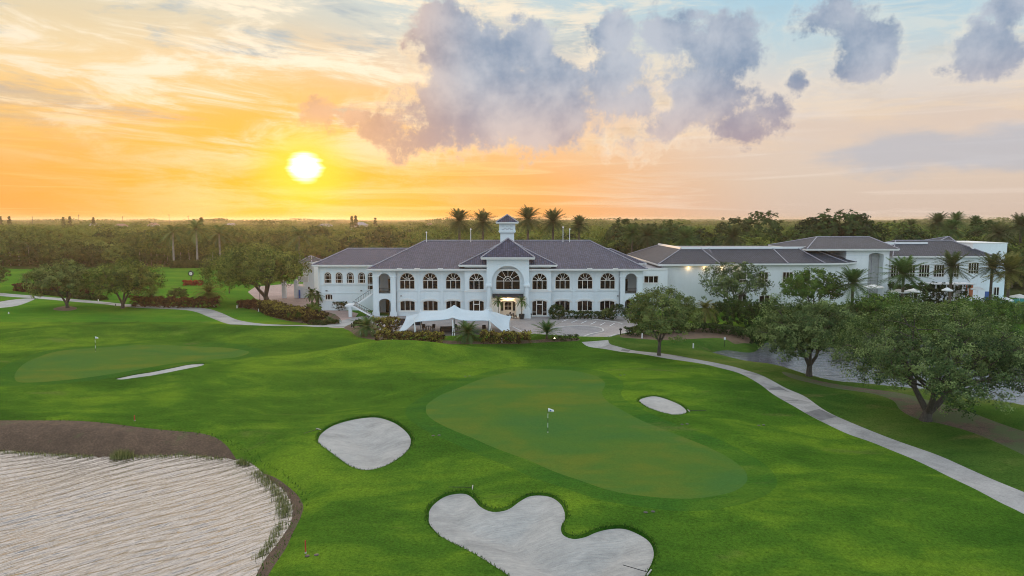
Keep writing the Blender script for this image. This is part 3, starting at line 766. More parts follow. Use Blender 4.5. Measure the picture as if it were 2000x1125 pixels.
def palm(name, base, Ht, Rf, nf, seed, label, mat='palm', bark='palmbark', r0=.25, group=None, **k):
    t = empty(name, base); tag(t, label, 'palm tree', group)
    b, (V, F, T) = palm_geo(Ht, Rf, nf, seed, r0, **k)
    b.build('trunk', M[bark], t, True); link('crown', mesh_np('crown', V, F, M[mat], T), t); return t
def copy_thing(src, loc, rz=0., sc=None, label=None):
    c = src.copy(); C.objects.link(c); c.location = loc; c.rotation_euler = (0, 0, rz)
    if sc is not None: c.scale = sc if isinstance(sc, tuple) else (sc, sc, sc)
    if label: c['label'] = label
    for ch in src.children:
        d = ch.copy(); C.objects.link(d); d.parent = c
        for g in ch.children:
            e = g.copy(); C.objects.link(e); e.parent = d
    return c
def palm_at(px, pyc, Yd):      # trunk-top height and ground x of a palm whose crown centre is at (px,pyc)
    pl = Plane(Yd); return pl.x(px, pyc), pl.z(pyc)
def date_palm(px, pyc, Yd, rpx, seed, label, mat='palm', group=None, nf=84, **k):
    x, z = palm_at(px, pyc, Yd); s = Yd/FPX*1.15
    return palm('date_palm', (x, Yd, float(h0(x, Yd))), z, rpx*s, nf, seed, label, mat, r0=.34, group=group, stiff=2.1, low=-42, **k)
gp = 'date palms behind the clubhouse roof'
for i, (px, pyc, Yd, rp, w) in enumerate([(897, 431, 176, 25, 'leftmost palm above the clubhouse roof line, against orange sky'), (943, 433, 176, 24, 'palm just left of the cupola'),
        (1031, 427, 174, 26, 'tallest palm, just right of the cupola'), (1080, 432, 175, 25, 'second palm right of the cupola'), (1131, 439, 182, 19, 'third and smallest palm right of the cupola')]):
    date_palm(px, pyc, Yd, rp*1.12, 40+i, w, group=gp)
gp = 'date palms in the woods behind the right building'
for i, (px, pyc, Yd, rp, w) in enumerate([(1235, 455, 190, 19, 'date palm above the gap between the two buildings'), (1265, 460, 186, 24, 'shaggy palm left of the right building roof'),
        (1340, 463, 190, 23, 'shaggy palm above the left end of the right building'), (1432, 462, 188, 25, 'broad palm in the woods above the middle of the right building'), (1291, 462, 200, 18, 'palm between two shaggy palms above the right building corner'),
        (1832, 434, 215, 22, 'palm crest against the sky above the far right wing'), (1858, 447, 196, 21, 'low palm crest above the far right roof peak'), (1950, 455, 190, 25, 'palm behind the tall white block at the far right'),
        (1868, 430, 235, 18, 'distant palm just right of the palm crest against the sky'), (1995, 440, 200, 26, 'palm cut by the right edge of the photo'), (1905, 434, 240, 15, 'faint distant palm above the tall white block'), (1780, 441, 230, 15, 'small distant palm above the white entrance block')]):
    date_palm(px, pyc, Yd, rp*1.1, 60+i, w, mat='palm' if i % 2 else 'palmg', group=gp)
gp = 'palms around the pool building'
for i, (px, pyc, py, rp, w, mt) in enumerate([(1765, 535, 612, 42, 'bright green palm in front of the entrance arch', 'palmg'), (1859, 521, 605, 36, 'grey-green palm before the far windows', 'palm'),
        (1938, 523, 606, 34, 'palm left of the golden one by the pool', 'palm'), (1972, 529, 610, 42, 'golden-centred palm at the right edge by the pool', 'palmy'), (1666, 553, 625, 38, 'low dark green palm before the curved wall', 'palmg')]):
    p = G(px, py); s = mpp(p)
    x, z = palm_at(px, pyc, p[1])
    palm('date_palm', (x, p[1], p[2]), z, rp*s*1.15, 56, 80+i, w, mt, r0=.28, group=gp, stiff=2.3, nl=30, low=-30)
gp = 'tall pale-trunked palms on the left lawn'
for i, (px, pyc, py, rp, w) in enumerate([(337, 455, 521, 25, 'pale-trunked palm nearest the left, base by the low hedge'), (383, 449, 519, 27, 'tallest pale-trunked palm on the left lawn'),
        (428, 460, 517, 25, 'pale-trunked palm partly behind the spreading oak'), (584, 463, 516, 27, 'palm rising between the big oak and the left wing')]):
    p = G(px, py); s = mpp(p); x, z = palm_at(px, pyc, p[1])
    palm('royal_palm', (x, p[1], p[2]), z, rp*s*1.2, 26, 90+i, w, 'palmg', 'palebark', .38, gp, stiff=1.0, low=-40, nl=24, lw=.13)
gp = 'small distant palms at the lawn edge'
for i, px in enumerate((21, 38, 58)):
    p = G(px, 519); palm('cabbage_palm', p, 8.5, 2.6, 22, 100+i, ['leftmost of the three small palms at the wood edge', 'middle of the three small palms at the wood edge', 'rightmost of the three small palms at the wood edge'][i], 'palm', 'palebark', .22, gp, low=-60, nl=12, lw=.3)
def small_palm(px, py, Ht, rpx, seed, label, mat='palmg', nf=44, low=-50, **k):
    p = G(px, py); s = mpp(p); return palm('garden_palm', p, Ht, rpx*s, nf, seed, label, mat, r0=.17, low=low, **k)
small_palm(408, 590, 2.2, 38, 110, 'stubby palm with arching fronds behind the red hedge', 'palmy', bend=1.25)
small_palm(296, 586, 1.6, 20, 111, 'small palm between the right-hand round oak and the red hedge')
small_palm(53, 561, 2.6, 18, 112, 'small palm above the left dark red hedge')
small_palm(716, 655, 1.5, 30, 113, 'bushy palm left of the tent', nf=60, stiff=1.4)
small_palm(914, 664, 1.2, 33, 114, 'bushy palm in front of the tent', nf=60, stiff=1.4)
small_palm(1068, 661, 1.0, 30, 115, 'fan-like palm beside the plaza edge, right of the tent', nf=40, low=-10, stiff=2.2)
small_palm(1376, 640, 3.4, 34, 116, 'golden palm with drooping fronds behind the grey-green tree', 'palmy', nf=50, bend=1.5)
small_palm(1262, 632, 4.0, 26, 117, 'palm at the right end of the clubhouse half behind the grey-green tree', nf=40)
small_palm(906, 640, .6, 12, 118, 'short palm tuft under the tent edge', nf=24)
small_palm(645, 630, .5, 14, 119, 'spiky small palm beside the walkway', nf=30)
for i, (px, py, h, r_) in enumerate([(610, 606, 3.6, 17), (622, 606, 3.2, 15), (683, 600, 3.4, 19), (701, 596, 3.8, 22)]):
    small_palm(px, py, h, r_, 120+i, ['slim palm at the left corner of the wing', 'slim palm touching the corner of the left wing', 'left palm of the pair beside the outer staircase', 'right palm of the pair beside the outer staircase'][i], 'palmy' if i > 1 else 'palmg', nf=30, lw=.2)

# hedges and bushes
def hedge(name, pxpts, width, height, leaf, mat, seed, label, cat='hedge', dens=13, bumpy=.25, nper=16, group=None, z0=None):
    P = np.array([G(*p) for p in pxpts]); r = np.random.default_rng(seed)
    base = P.mean(0); L = np.linalg.norm(np.diff(P[:, :2], axis=0), axis=1); tot = L.sum()
    n = int(dens*tot*(width+height)); u = r.uniform(0, tot, n); cum = np.concatenate([[0], np.cumsum(L)])
    i = np.clip(np.searchsorted(cum, u)-1, 0, len(L)-1); f = (u-cum[i])/L[i]
    q = P[i]+(P[i+1]-P[i])*f[:, None]; t = (P[i+1]-P[i])[:, :2]/L[i][:, None]
    w = r.uniform(-1, 1, n); hh = r.uniform(.05, 1, n); top = r.random(n) < .45
    hh = np.where(top, r.uniform(.85, 1, n), hh); w = np.where(top, w, np.sign(w)*r.uniform(.6, 1, n))
    und = 1+bumpy*(np.sin(u*1.9+seed)*.5+np.sin(u*4.3+seed*2)*.35+r.uniform(-.3, .3, n))
    c = np.column_stack([q[:, 0]-t[:, 1]*w*width/2, q[:, 1]+t[:, 0]*w*width/2, q[:, 2]+hh*height*und])
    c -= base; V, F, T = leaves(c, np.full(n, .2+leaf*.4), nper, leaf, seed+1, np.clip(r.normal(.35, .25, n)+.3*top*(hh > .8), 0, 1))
    me = mesh_np(name, V, F, M[mat], T); o = link(name, me, None, tuple(base))
    return tag(o, label, cat, group)
def bush(name, px, py, rm, mat, seed, label, leaf=.14, group=None, sq=1.):
    p = G(px, py); r = np.random.default_rng(seed); n = 260
    d = r.normal(size=(n, 3)); d[:, 2] = np.abs(d[:, 2])*1.0-.25; d /= np.linalg.norm(d, axis=1, keepdims=True)
    c = d*rm*r.uniform(.75, 1, (n, 1))+np.array([0, 0, rm*.8]); c[:, 2] *= sq
    V, F, T = leaves(c, np.full(n, rm*.16), 20, leaf, seed, np.clip(r.normal(.5, .25, n), 0, 1))
    return tag(link(name, mesh_np(name, V, F, M[mat], T), None, p), label, 'shrub', group)
hedge('croton_hedge', [(742, 664), (775, 667), (820, 668), (866, 667)], 2.4, 1.35, .22, 'croton', 200, 'yellow and dark red croton hedge in front of the tent, left of the palm')
hedge('croton_hedge', [(940, 667), (980, 668.5), (1036, 667)], 2.2, 1.35, .22, 'croton', 201, 'yellow and dark red croton hedge in front of the tent, right of the palm')
hedge('croton_hedge', [(736, 646), (752, 645), (770, 643)], 2.6, 1.9, .24, 'croton', 202, 'croton clump between the left bushy palm and the tent corner')
hedge('low_hedge', [(1078, 664), (1100, 664.5), (1128, 662)], 1.0, .6, .15, 'hedge', 203, 'low dark hedge right of the fan-like palm')
hedge('croton_hedge', [(474, 600), (500, 603), (518, 603)], 2.8, 1.5, .26, 'redhedge', 204, 'dark red croton hedge under the big oak, left piece')
hedge('croton_hedge', [(520, 606), (545, 617), (572, 622), (590, 627)], 3.6, 1.9, .28, 'croton', 205, 'tall red-brown croton mass sloping down right of the big oak')
hedge('croton_hedge', [(598, 628), (615, 629), (636, 627)], 3.0, 1.6, .26, 'croton', 206, 'red-brown croton clump in front of the light green bush')
hedge('low_hedge', [(605, 633), (640, 634), (660, 631)], 1.6, .6, .2, 'hedge', 207, 'low grey-green planting along the walkway edge')
hedge('red_hedge', [(259, 597), (300, 599), (350, 601), (428, 600)], 2.2, 1.9, .24, 'redhedge', 208, 'long clipped dark red hedge beside the far path')
hedge('red_hedge', [(34, 567), (60, 570)], 2.2, 1.7, .3, 'redhedge', 209, 'short dark red hedge at the far left lawn')
hedge('low_hedge', [(62, 572), (110, 577), (160, 583), (204, 586)], 1.8, .9, .26, 'hedge', 210, 'low green hedge running behind the two round oaks')
hedge('red_hedge', [(60, 567), (100, 571), (178, 576)], 2.0, 1.3, .3, 'redhedge', 211, 'reddish hedge behind the low green hedge')
hedge('clipped_hedge', [(636, 604), (680, 606)], 2.0, 1.8, .22, 'hedge', 212, 'dark clipped hedge under the left wing window', bumpy=.06)
hedge('clipped_hedge', [(1098, 621), (1150, 622), (1200, 625)], 2.0, 1.3, .2, 'hedge', 213, 'green hedge below the clubhouse windows behind the parking bays', bumpy=.1)
hedge('clipped_hedge', [(1075, 622), (1098, 623)], 2.2, 1.0, .18, 'hedge', 214, 'low hedge corner at the foot of the left clipped ball', bumpy=.1)
hedge('low_hedge', [(338, 523), (400, 523), (410, 523)], 4.0, 2.4, .5, 'hedge', 215, 'dark hedge island at the feet of the pale-trunked palms')
hedge('clipped_hedge', [(1225, 656), (1290, 652), (1350, 646), (1400, 648), (1440, 655), (1462, 662)], 1.8, 1.3, .2, 'hedge', 216, 'dark clipped hedge curving behind the grey-green tree', bumpy=.08)
hedge('shrub_mass', [(1400, 636), (1440, 640), (1480, 640), (1520, 646)], 6.0, 4.2, .3, 'forestdk', 217, 'dense dark shrubs in front of the white wall', cat='shrubs', dens=7)
hedge('shrub_mass', [(1470, 668), (1500, 672), (1530, 660)], 4.0, 2.6, .26, 'forestdk', 218, 'dark overhanging shrubs at the head of the pond', cat='shrubs')
hedge('shrub_mass', [(1560, 640), (1660, 636), (1780, 632), (1900, 628), (2010, 630)], 4.0, 3.2, .34, 'oakr', 219, 'long row of shrubs along the far pond bank', cat='shrubs', dens=6)
hedge('shrub_mass', [(1735, 598), (1790, 600), (1850, 598), (1880, 598)], 4.0, 4.4, .34, 'forestdk', 220, 'dark shrubs against the wall of the far right wing', cat='shrubs', dens=6)
hedge('flower_bed', [(360, 557), (376, 557), (396, 557)], 2.5, 1.1, .4, 'redflower', 221, 'red flower bed at the foot of the post clock', cat='flower bed')
hedge('shrub_mass', [(686, 604), (700, 604), (726, 603)], 2.4, 3.6, .28, 'redhedge', 222, 'dark shrubs filling the corner beside the outer staircase', cat='shrubs')
bush('clipped_ball', 1087, 622, 1.55, 'hedge', 230, 'round clipped ball shrub at the left end of the window hedge')
bush('clipped_ball', 1206, 626, 1.75, 'hedge', 231, 'round clipped ball shrub at the right end of the window hedge')
bush('silver_bush', 1186, 624, 1.2, 'oakgrey', 232, 'silvery bush beside the right clipped ball shrub')
bush('green_bush', 575, 626, 1.2, 'bright', 233, 'bright green bush between the croton masses')
bush('low_bush', 700, 642, .9, 'hedge', 234, 'small dark bush left of the bushy palm by the tent')

# ragged turf hanging over the bunker lips and the bank edge
def edge_tufts(name, poly, dens, h, label, seed, mat, spread=.1, inward=0.):
    r = np.random.default_rng(seed); V = []; F = []; T = []; base = poly.mean(0)
    q = offset(poly, inward)
    for i in range(len(q)):
        a, b = q[i], q[(i+1) % len(q)]; L = np.linalg.norm(b-a)
        for _ in range(int(L*dens)+1):
            p = a+(b-a)*r.random()+r.normal(0, spread, 2); z = float(h0(*p)); hh = h*r.uniform(.3, 1.2); an = r.uniform(0, pi); w = .02+h*.12; k = len(V)
            p = p-base; V += [(p[0]-w*cos(an), p[1]-w*sin(an), z-.03), (p[0]+w*cos(an), p[1]+w*sin(an), z-.03), (p[0]+r.normal(0, .4*hh), p[1]+r.normal(0, .4*hh), z+hh)]
            F.append((k, k+1, k+2)); T += [r.random()]*3
    tag(link(name, mesh_np(name, np.array(V), np.array(F), M[mat], np.array(T)), None, (base[0], base[1], 0)), label, 'grass', None, 'stuff')
for k, lb in (('ba', 'round'), ('bb', 'small oval'), ('bc', 'three-lobed')):
    edge_tufts('edge_grass', R[k], 26, .13, 'longer grass fringing the %s bunker' % lb, 31, 'tuft', .07, -.03)
edge_tufts('bank_grass', R['bank'], 10, .16, 'ragged grass along the top of the brown lake bank', 32, 'tuft', .22)
# reeds at the lake edge
r = np.random.default_rng(5)
def reeds(name, pxs, n, h, sp, label, seed):
    r = np.random.default_rng(seed); V = []; F = []; T = []
    P = np.array([flat(*p, LAKE_Z) for p in pxs]); base = P.mean(0)
    for k in range(n):
        i = r.integers(0, max(1, len(P)-1)); q = P[i]+(P[min(i+1, len(P)-1)]-P[i])*r.random()+r.normal(0, sp, 2)-base
        hh = h*r.uniform(.4, 1.1); lx, ly = r.normal(0, .16*hh, 2); a = r.uniform(0, pi); w = .014
        i0 = len(V); V += [(q[0]-w*cos(a), q[1]-w*sin(a), 0), (q[0]+w*cos(a), q[1]+w*sin(a), 0), (q[0]+lx, q[1]+ly, hh)]
        F.append((i0, i0+1, i0+2)); T += [r.random()]*3
    o = link(name, mesh_np(name, np.array(V), np.array(F), M['reed'], np.array(T)), None, (base[0], base[1], LAKE_Z-.02))
    return tag(o, label, 'reeds', None, 'stuff')
reeds('shore_reeds', [(0, 882), (60, 887), (129, 890), (180, 893)], 700, .3, .18, 'low sparse reeds along the far left lake edge', 1)
reeds('shore_reeds', [(225, 893), (252, 893)], 900, .75, .28, 'bright green reed tuft at the lake edge below the brown bank', 2)
reeds('shore_reeds', [(255, 893), (300, 892), (370, 891), (440, 897)], 700, .32, .16, 'thin reeds along the middle of the lake edge', 3)
reeds('shore_reeds', [(466, 903), (485, 908)], 420, .5, .18, 'reed clump at the lake corner', 4)
reeds('shore_reeds', [(500, 922), (520, 940), (545, 965), (556, 990), (556, 1010)], 1700, .42, .30, 'brownish reeds along the curved right lake shore', 6)
reeds('shore_reeds', [(550, 1020), (530, 1060), (505, 1090)], 700, .3, .22, 'sparse reeds at the lower right lake shore', 7)

# ------------------------------------------------------------------ building kit
def arch_out(cx, w, zb, zs, zt, n=14, grow=0.):
    """closed outline of an opening: straight jambs to zs, elliptic head to zt"""
    a = w/2+grow; b = (zt-zs)+grow; P = [(cx-a, zb-grow), (cx+a, zb-grow)]
    for i in range(n+1):
        q = pi*i/n; P.append((cx+a*cos(q), zs+b*sin(q)))
    return P
def head(cx, w, zs, zt, grow, n=16):
    a = w/2+grow; b = zt-zs+grow
    return [(cx+a*cos(pi*i/n), zs+b*sin(pi*i/n)) for i in range(n+1)]
def panel(name, Yp, outer, holes, mat, parent, depth=.28, extra=None):
    """upright wall panel in the plane y=Yp with real openings and reveals"""
    loops = [[Vector((x, z, 0)) for x, z in outer]]+[[Vector((x, z, 0)) for x, z in h] for h in holes]
    flatp = [p for l in loops for p in l]; b = MB()
    b.add([(p.x, Yp, p.y) for p in flatp], [tuple(t) for t in tessellate_polygon(loops)])
    for h in holes:
        n = len(h); V = [(x, Yp, z) for x, z in h]+[(x, Yp+depth, z) for x, z in h]
        b.add(V, [(i, (i+1) % n, n+(i+1) % n, n+i) for i in range(n)])
    if extra: extra(b)
    return b.build(name, mat, parent)
def window(parent, Yp, cx, w, zb, zs, zt, style, fr='frame', sill=True, label=None, depth=.28):
    """frame (sub-parts: pane, sill) set into its opening"""
    o = arch_out(cx, w, zb, zs, zt); i_ = arch_out(cx, w, zb, zs, zt, grow=-.11)
    b = MB(); y0, y1 = Yp+.12, Yp+.22; b.ring(o, i_, y0, y1); t = .10; ym = y0+.05
    if style in ('fan', 'bigfan'):
        b.bar((cx-w/2+.08, ym, zs), (cx+w/2-.08, ym, zs), t, .12)
        for s in (-1/6, 1/6): b.bar((cx+s*w, ym+.003, zb+.05), (cx+s*w, ym+.003, zs-.05), t, .11)
        R_ = zt-zs
        for q in ((.30, .16) if style == 'fan' else (.36, .2)):
            b.strip(head(cx, 2*R_*q, zs, zs+R_*q, .05), head(cx, 2*R_*q, zs, zs+R_*q, -.04), y0+.01, y1-.01)
        for k in range(1, 5 if style == 'fan' else 6):
            q = pi*k/(5 if style == 'fan' else 6); b.bar((cx+R_*.3*cos(q), ym, zs+R_*.3*sin(q)), (cx+(R_-.06)*cos(q), ym, zs+(R_-.06)*sin(q)), .075, .1)
    elif style == 'three':
        for s in (-1/6, 1/6): b.bar((cx+s*w, ym, zb+.05), (cx+s*w, ym, zs+(zt-zs)*.9), t, .11)
    elif style == 'door':
        for s in (-.19, .19): b.bar((cx+s*w, ym, zb+.02), (cx+s*w, ym, zs+(zt-zs)*.88), .17, .13)
        b.bar((cx-.19*w, ym+.002, zb+2.25), (cx+.19*w, ym+.002, zb+2.25), .16, .12)
        b.bar((cx-.19*w, ym+.004, zb+.12), (cx+.19*w, ym+.004, zb+.12), .2, .12)
        for s in (-1, 1): b.bar((cx+s*.19*w, ym+.002, zb+.75), (cx+s*(w/2-.05), ym+.002, zb+.75), .09, .11)
    elif style == 'gothic':
        b.bar((cx-w/2+.05, ym, zs), (cx+w/2-.05, ym, zs), .08, .1); b.bar((cx-w/2+.05, ym, (zs+zb)/2), (cx+w/2-.05, ym, (zs+zb)/2), .07, .1)
        for s in (-.27, .27): b.bar((cx+s*w, ym+.003, zb+.04), (cx+s*w, ym+.003, zs), .07, .1)
        b.strip(head(cx, w*.54, zs, zs+(zt-zs)*.62, .035), head(cx, w*.54, zs, zs+(zt-zs)*.62, -.035), y0+.01, y1-.01)
    elif style.startswith('grid'):
        nx = int(style[4]);
        for k in range(1, nx): b.bar((cx-w/2+w*k/nx, ym, zb+.04), (cx-w/2+w*k/nx, ym, zt-.04), .13, .11)
        if style.endswith('r'): b.bar((cx-w/2+.05, ym+.003, zb+(zt-zb)*.32), (cx+w/2-.05, ym+.003, zb+(zt-zb)*.32), .12, .1)
    f = b.build('door' if style == 'door' else 'window', M[fr], parent)
    if label: f['label'] = label
    n = MB().poly([(x, Yp+.19, z) for x, z in arch_out(cx, w, zb, zs, zt, grow=-.06)]).build('pane', M['glass'], f)
    if style == 'door': MB().bar((cx+.11*w, Yp+.07, zb+.95), (cx+.11*w, Yp+.07, zb+1.35), .05, .05).build('handle', M['dark'], f)
    if sill and style != 'door': MB().box(cx-w/2-.2, cx+w/2+.2, Yp-.12, Yp+.1, zb-.16, zb-.002).build('sill', M['trim'], f)
    return f
def rect_out(cx, w, z0, z1): return [(cx-w/2, z0), (cx+w/2, z0), (cx+w/2, z1), (cx-w/2, z1)]
def roof_faces(name, faces, mat, parent):
    """faces: lists of 3D points; uv = (along the eave, up the slope) in metres"""
    V = []; F = []; UV = []
    for f in faces:
        P = [Vector(p) for p in f]; n = Vector((0, 0, 0))
        for i in range(len(P)): n += P[i].cross(P[(i+1) % len(P)])
        n.normalize()
        if n.z < 0: P.reverse(); n = -n
        u = Vector((0, 0, 1)).cross(n); u = u.normalized() if u.length > 1e-4 else Vector((1, 0, 0)); v = n.cross(u)
        F.append(tuple(range(len(V), len(V)+len(P)))); V += [tuple(p) for p in P]; UV += [(p.dot(u), p.dot(v)) for p in P]
    me = bpy.data.meshes.new(name); me.from_pydata(V, [], F); uvl = me.uv_layers.new(name='UV')
    for li, uv in enumerate(UV): uvl.data[li].uv = uv
    me.materials.append(mat); me.update(); return link(name, me, parent)
def hip_roof(parent, x0, x1, y0, y1, ze, xa, xb, yr, zr, mat='roof', fascia=.38, yb=None, back=True):
    yb = yr if yb is None else yb
    A, B, Cc, D = (x0, y0, ze), (x1, y0, ze), (x1, y1, ze), (x0, y1, ze); P, Q = (xa, yr, zr), (xb, yb, zr)
    fs = [[A, B, Q, P] if (xa, yr) != (xb, yb) else [A, B, P], [B, Cc, Q], [Cc, D, P, Q] if (xa, yr) != (xb, yb) else [Cc, D, P], [D, A, P]]
    ro = roof_faces('roof', fs, M[mat], parent)
    b = MB()
    for s, e in ((A, P), (B, Q), (Cc, Q), (D, P), (P, Q)):
        if (Vector(s)-Vector(e)).length > .3: b.tube([Vector(s)+Vector((0, 0, .05)), Vector(e)+Vector((0, 0, .05))], .13, 6)
    b.build('ridge_cap', M['cap'], ro)
    f = MB().box(x0+.03, x1-.03, y0+.03, y1-.03, ze-fascia, ze-.015)
    f.box(x0-.06, x1+.06, y0-.1, y0+.02, ze-.17, ze+.02)
    f.build('fascia', M['trim'], ro); return ro

# ------------------------------------------------------------------ the clubhouse
Y0 = 132.8; F0 = Plane(Y0)
club = tag(empty('clubhouse', (F0.x(992), Y0, 0)), 'long two-storey white clubhouse with grey hip roof, arched windows and cupola', 'building')
club.location = (0, 0, 0)
X = F0.x; Z = F0.z
ze = Plane(131.9).z(525)
upper = [795, 840, 885, 1099, 1143, 1187]
ww = 30*134/FPX*.985
hol = []; wins = []
zu = (Z(565), Z(565)+1.75, Z(565)+1.75+ww/2)
zl = (Z(607.5), Z(590.5), Z(587))
for px in upper:
    hol += [arch_out(X(px), ww, *zu), arch_out(X(px), ww, *zl)]
    wins += [(X(px), ww, *zu, 'fan'), (X(px), ww, *zl, 'three')]
for part in (((773, 907.5), [0, 1, 2]), ((1076.5, 1211), [3, 4, 5])):
    (a, b_), ids = part; hs = [h for i in ids for h in hol[2*i:2*i+2]]
    panel('wall', Y0, [(X(a), -.3), (X(b_), -.3), (X(b_), ze-.35), (X(a), ze-.35)], hs, M['wall'], club)
for w in wins: window(club, Y0, *w)
# projecting bays
for c, a, b_ in ((930.5, 907.5, 950.5), (1054, 1033.5, 1076.5)):
    Yb = 132.0; P = Plane(Yb); zb = 10.0
    u_ = (P.z(566), P.z(566)+1.75, P.z(566)+1.75+ww/2); l_ = (.12, P.z(590.5), P.z(586.5))
    panel('wall', Yb, [(P.x(a), -.3), (P.x(b_), -.3), (P.x(b_), zb-.1), (P.x(a), zb-.1)],
          [arch_out(P.x(c), ww, *u_), arch_out(P.x(c), ww, *l_)], M['wall'], club,
          extra=lambda q, P=P, a=a, b_=b_: q.box(P.x(a), P.x(a)+.3, Yb+.3, Y0+.5, -.3, 9.9).box(P.x(b_)-.3, P.x(b_), Yb+.3, Y0+.5, -.3, 9.9))
    window(club, Yb, P.x(c), ww, *u_, 'fan'); window(club, Yb, P.x(c), ww, *l_, 'door')
    MB().box(P.x(a)-.1, P.x(b_)+.1, Yb-.12, Yb-.003, P.z(570), P.z(567.5)).build('ledge', M['trim'], club)
    m = MB().strip(head(P.x(c), ww, l_[1], l_[2], .34), head(P.x(c), ww, l_[1], l_[2], .04), Yb-.07, Yb-.002); m.build('arch_moulding', M['trim'], club)
# arch mouldings, ledges, pilasters
for px in upper:
    MB().strip(head(X(px), ww, zl[1], zl[2], .42), head(X(px), ww, zl[1], zl[2], .05), Y0-.09, Y0-.002).build('arch_moulding', M['trim'], club)
    MB().strip(head(X(px), ww, zu[1], zu[2], .22), head(X(px), ww, zu[1], zu[2], .04), Y0-.06, Y0-.002).build('arch_moulding', M['wall'], club)
for a, b_ in ((773, 907.4), (1076.6, 1211)):
    MB().box(X(a), X(b_), Y0-.10, Y0-.003, Z(569), Z(567)).build('ledge', M['wall'], club)
for px in (817.5, 862.5, 1121, 1165):
    MB().box(X(px)-.22, X(px)+.22, Y0-.16, Y0-.004, -.2, ze-.36).build('pilaster', M['wall'], club)
for px in (783, 1207):
    MB().box(X(px)-.1, X(px)+.1, Y0-.34, Y0-.003, Z(578.5), Z(577)).build('wall_lamp', M['dark'], club)
# porticos with open arches on both floors
for x0, xa, xb, x1 in ((727.5, 739, 762, 773), (1211, 1221.5, 1244, 1256)):
    Yp = Y0-.5; P = Plane(Yp); cx = (P.x(xa)+P.x(xb))/2; w = P.x(xb)-P.x(xa)
    up_ = arch_out(cx, w, P.z(573.5), P.z(545), P.z(534)); lo_ = arch_out(cx, w, .02, P.z(592), P.z(583.5))
    def deep(q, P=P, x0=x0, x1=x1, Yp=Yp):
        q.box(P.x(x0), P.x(x0)+.35, Yp+.5, Yp+6.5, -.3, ze-.4); q.box(P.x(x1)-.35, P.x(x1), Yp+.5, Yp+6.5, -.3, ze-.4)
    panel('wall', Yp, [(P.x(x0), -.3), (P.x(x1), -.3), (P.x(x1), ze-.36), (P.x(x0), ze-.36)], [up_, lo_], M['wall'], club, .5, deep)
    MB().box(P.x(x0)+.36, P.x(x1)-.36, Yp+.51, Yp+6, P.z(573.5)-.35, P.z(573.5)-.02).build('balcony_floor', M['stone'], club)
    MB().box(P.x(x0)+.36, P.x(x1)-.36, Yp+5.6, Yp+5.9, -.2, ze-.5).build('inner_wall', M['wall2'], club)
    for f in (.3, .72):
        MB().box(P.x(xa)+w*f-.35, P.x(xa)+w*f+.35, Yp+5.45, Yp+5.59, .05, 2.6).build('dark_doorway', M['glass'], club)
    MB().box(P.x(xa)+w*.4, P.x(xa)+w*.4+.5, Yp+5.45, Yp+5.59, P.z(573.5), P.z(573.5)+2.4).build('dark_doorway', M['glass'], club)
    q = MB().bar((P.x(xa), Yp+.3, P.z(563)), (P.x(xb), Yp+.3, P.z(563)), .08)
    k = 0
    while P.x(xa)+.1+k*.16 < P.x(xb): q.bar((P.x(xa)+.1+k*.16, Yp+.3, P.z(573)), (P.x(xa)+.1+k*.16, Yp+.3, P.z(563)), .035); k += 1
    q.build('railing', M['dark'], club)
    for a, b_ in ((x0, xa), (xb, x1)):
        c0, c1 = P.x(a), P.x(b_)
        m = MB().box(c0-.14, c1+.14, Yp-.16, Yp-.003, -.2, .9); m.box(c0-.1, c1+.1, Yp-.13, Yp-.004, P.z(541.5), P.z(539.5)); m.box(c0+.12, c1-.12, Yp-.1, Yp-.005, .9, P.z(541.6))
        m.build('pilaster', M['wall'], club)
# central block with the great arched window
Yc = 130.6; P = Plane(Yc); zc = P.z(504)-.1; x0, x1 = P.x(950.5), P.x(1033.5); cx = P.x(992)
rec_w = P.x(1024)-P.x(961); rec = arch_out(cx, rec_w, .02, P.z(551), P.z(551)+rec_w/2)
panel('wall', Yc, [(x0, -.3), (x1, -.3), (x1, zc), (x0, zc)], [rec], M['wall'], club, 1.0,
      lambda q: q.box(x0, x0+.3, Yc+.3, Y0+.6, -.3, zc).box(x1-.3, x1, Yc+.3, Y0+.6, -.3, zc).box(x0-.002, x1+.002, Y0+.55, Y0+.9, 9, zc))
Yr = Yc+1.0; P2 = Plane(Yr); bw = P2.x(1016)-P2.x(968); bz = (P2.z(567.5), P2.z(549), P2.z(549)+bw/2)
porch = arch_out(cx, P2.x(1008)-P2.x(976), .05, P2.z(594), P2.z(586.5))
panel('wall', Yr, rec[:2]+[(a, b_) for a, b_ in arch_out(cx, rec_w, .02, P.z(551), P.z(551)+rec_w/2)[2:]],
      [arch_out(cx, bw, *bz), porch], M['wall'], club, .35)
window(club, Yr, cx, bw, *bz, 'bigfan', label='great fanlight window of the central block')
MB().strip(head(cx, rec_w, P.z(551), P.z(551)+rec_w/2, .5), head(cx, rec_w, P.z(551), P.z(551)+rec_w/2, .06), Yc-.1, Yc-.002).build('arch_moulding', M['wall'], club)
MB().strip(head(cx, P2.x(1008)-P2.x(976), P2.z(594), P2.z(586.5), .4), head(cx, P2.x(1008)-P2.x(976), P2.z(594), P2.z(586.5), .04), Yr-.08, Yr-.002).build('arch_moulding', M['trim'], club)
MB().box(cx-rec_w/2+.02, cx+rec_w/2-.02, Yr-.25, Yr-.003, P2.z(571.5), P2.z(568.5)).build('ledge', M['wall'], club)
MB().box(x0+.4, x1-.4, Yr+2.4, Yr+2.6, -.1, 4.2).build('porch_wall', M['wall2'], club)
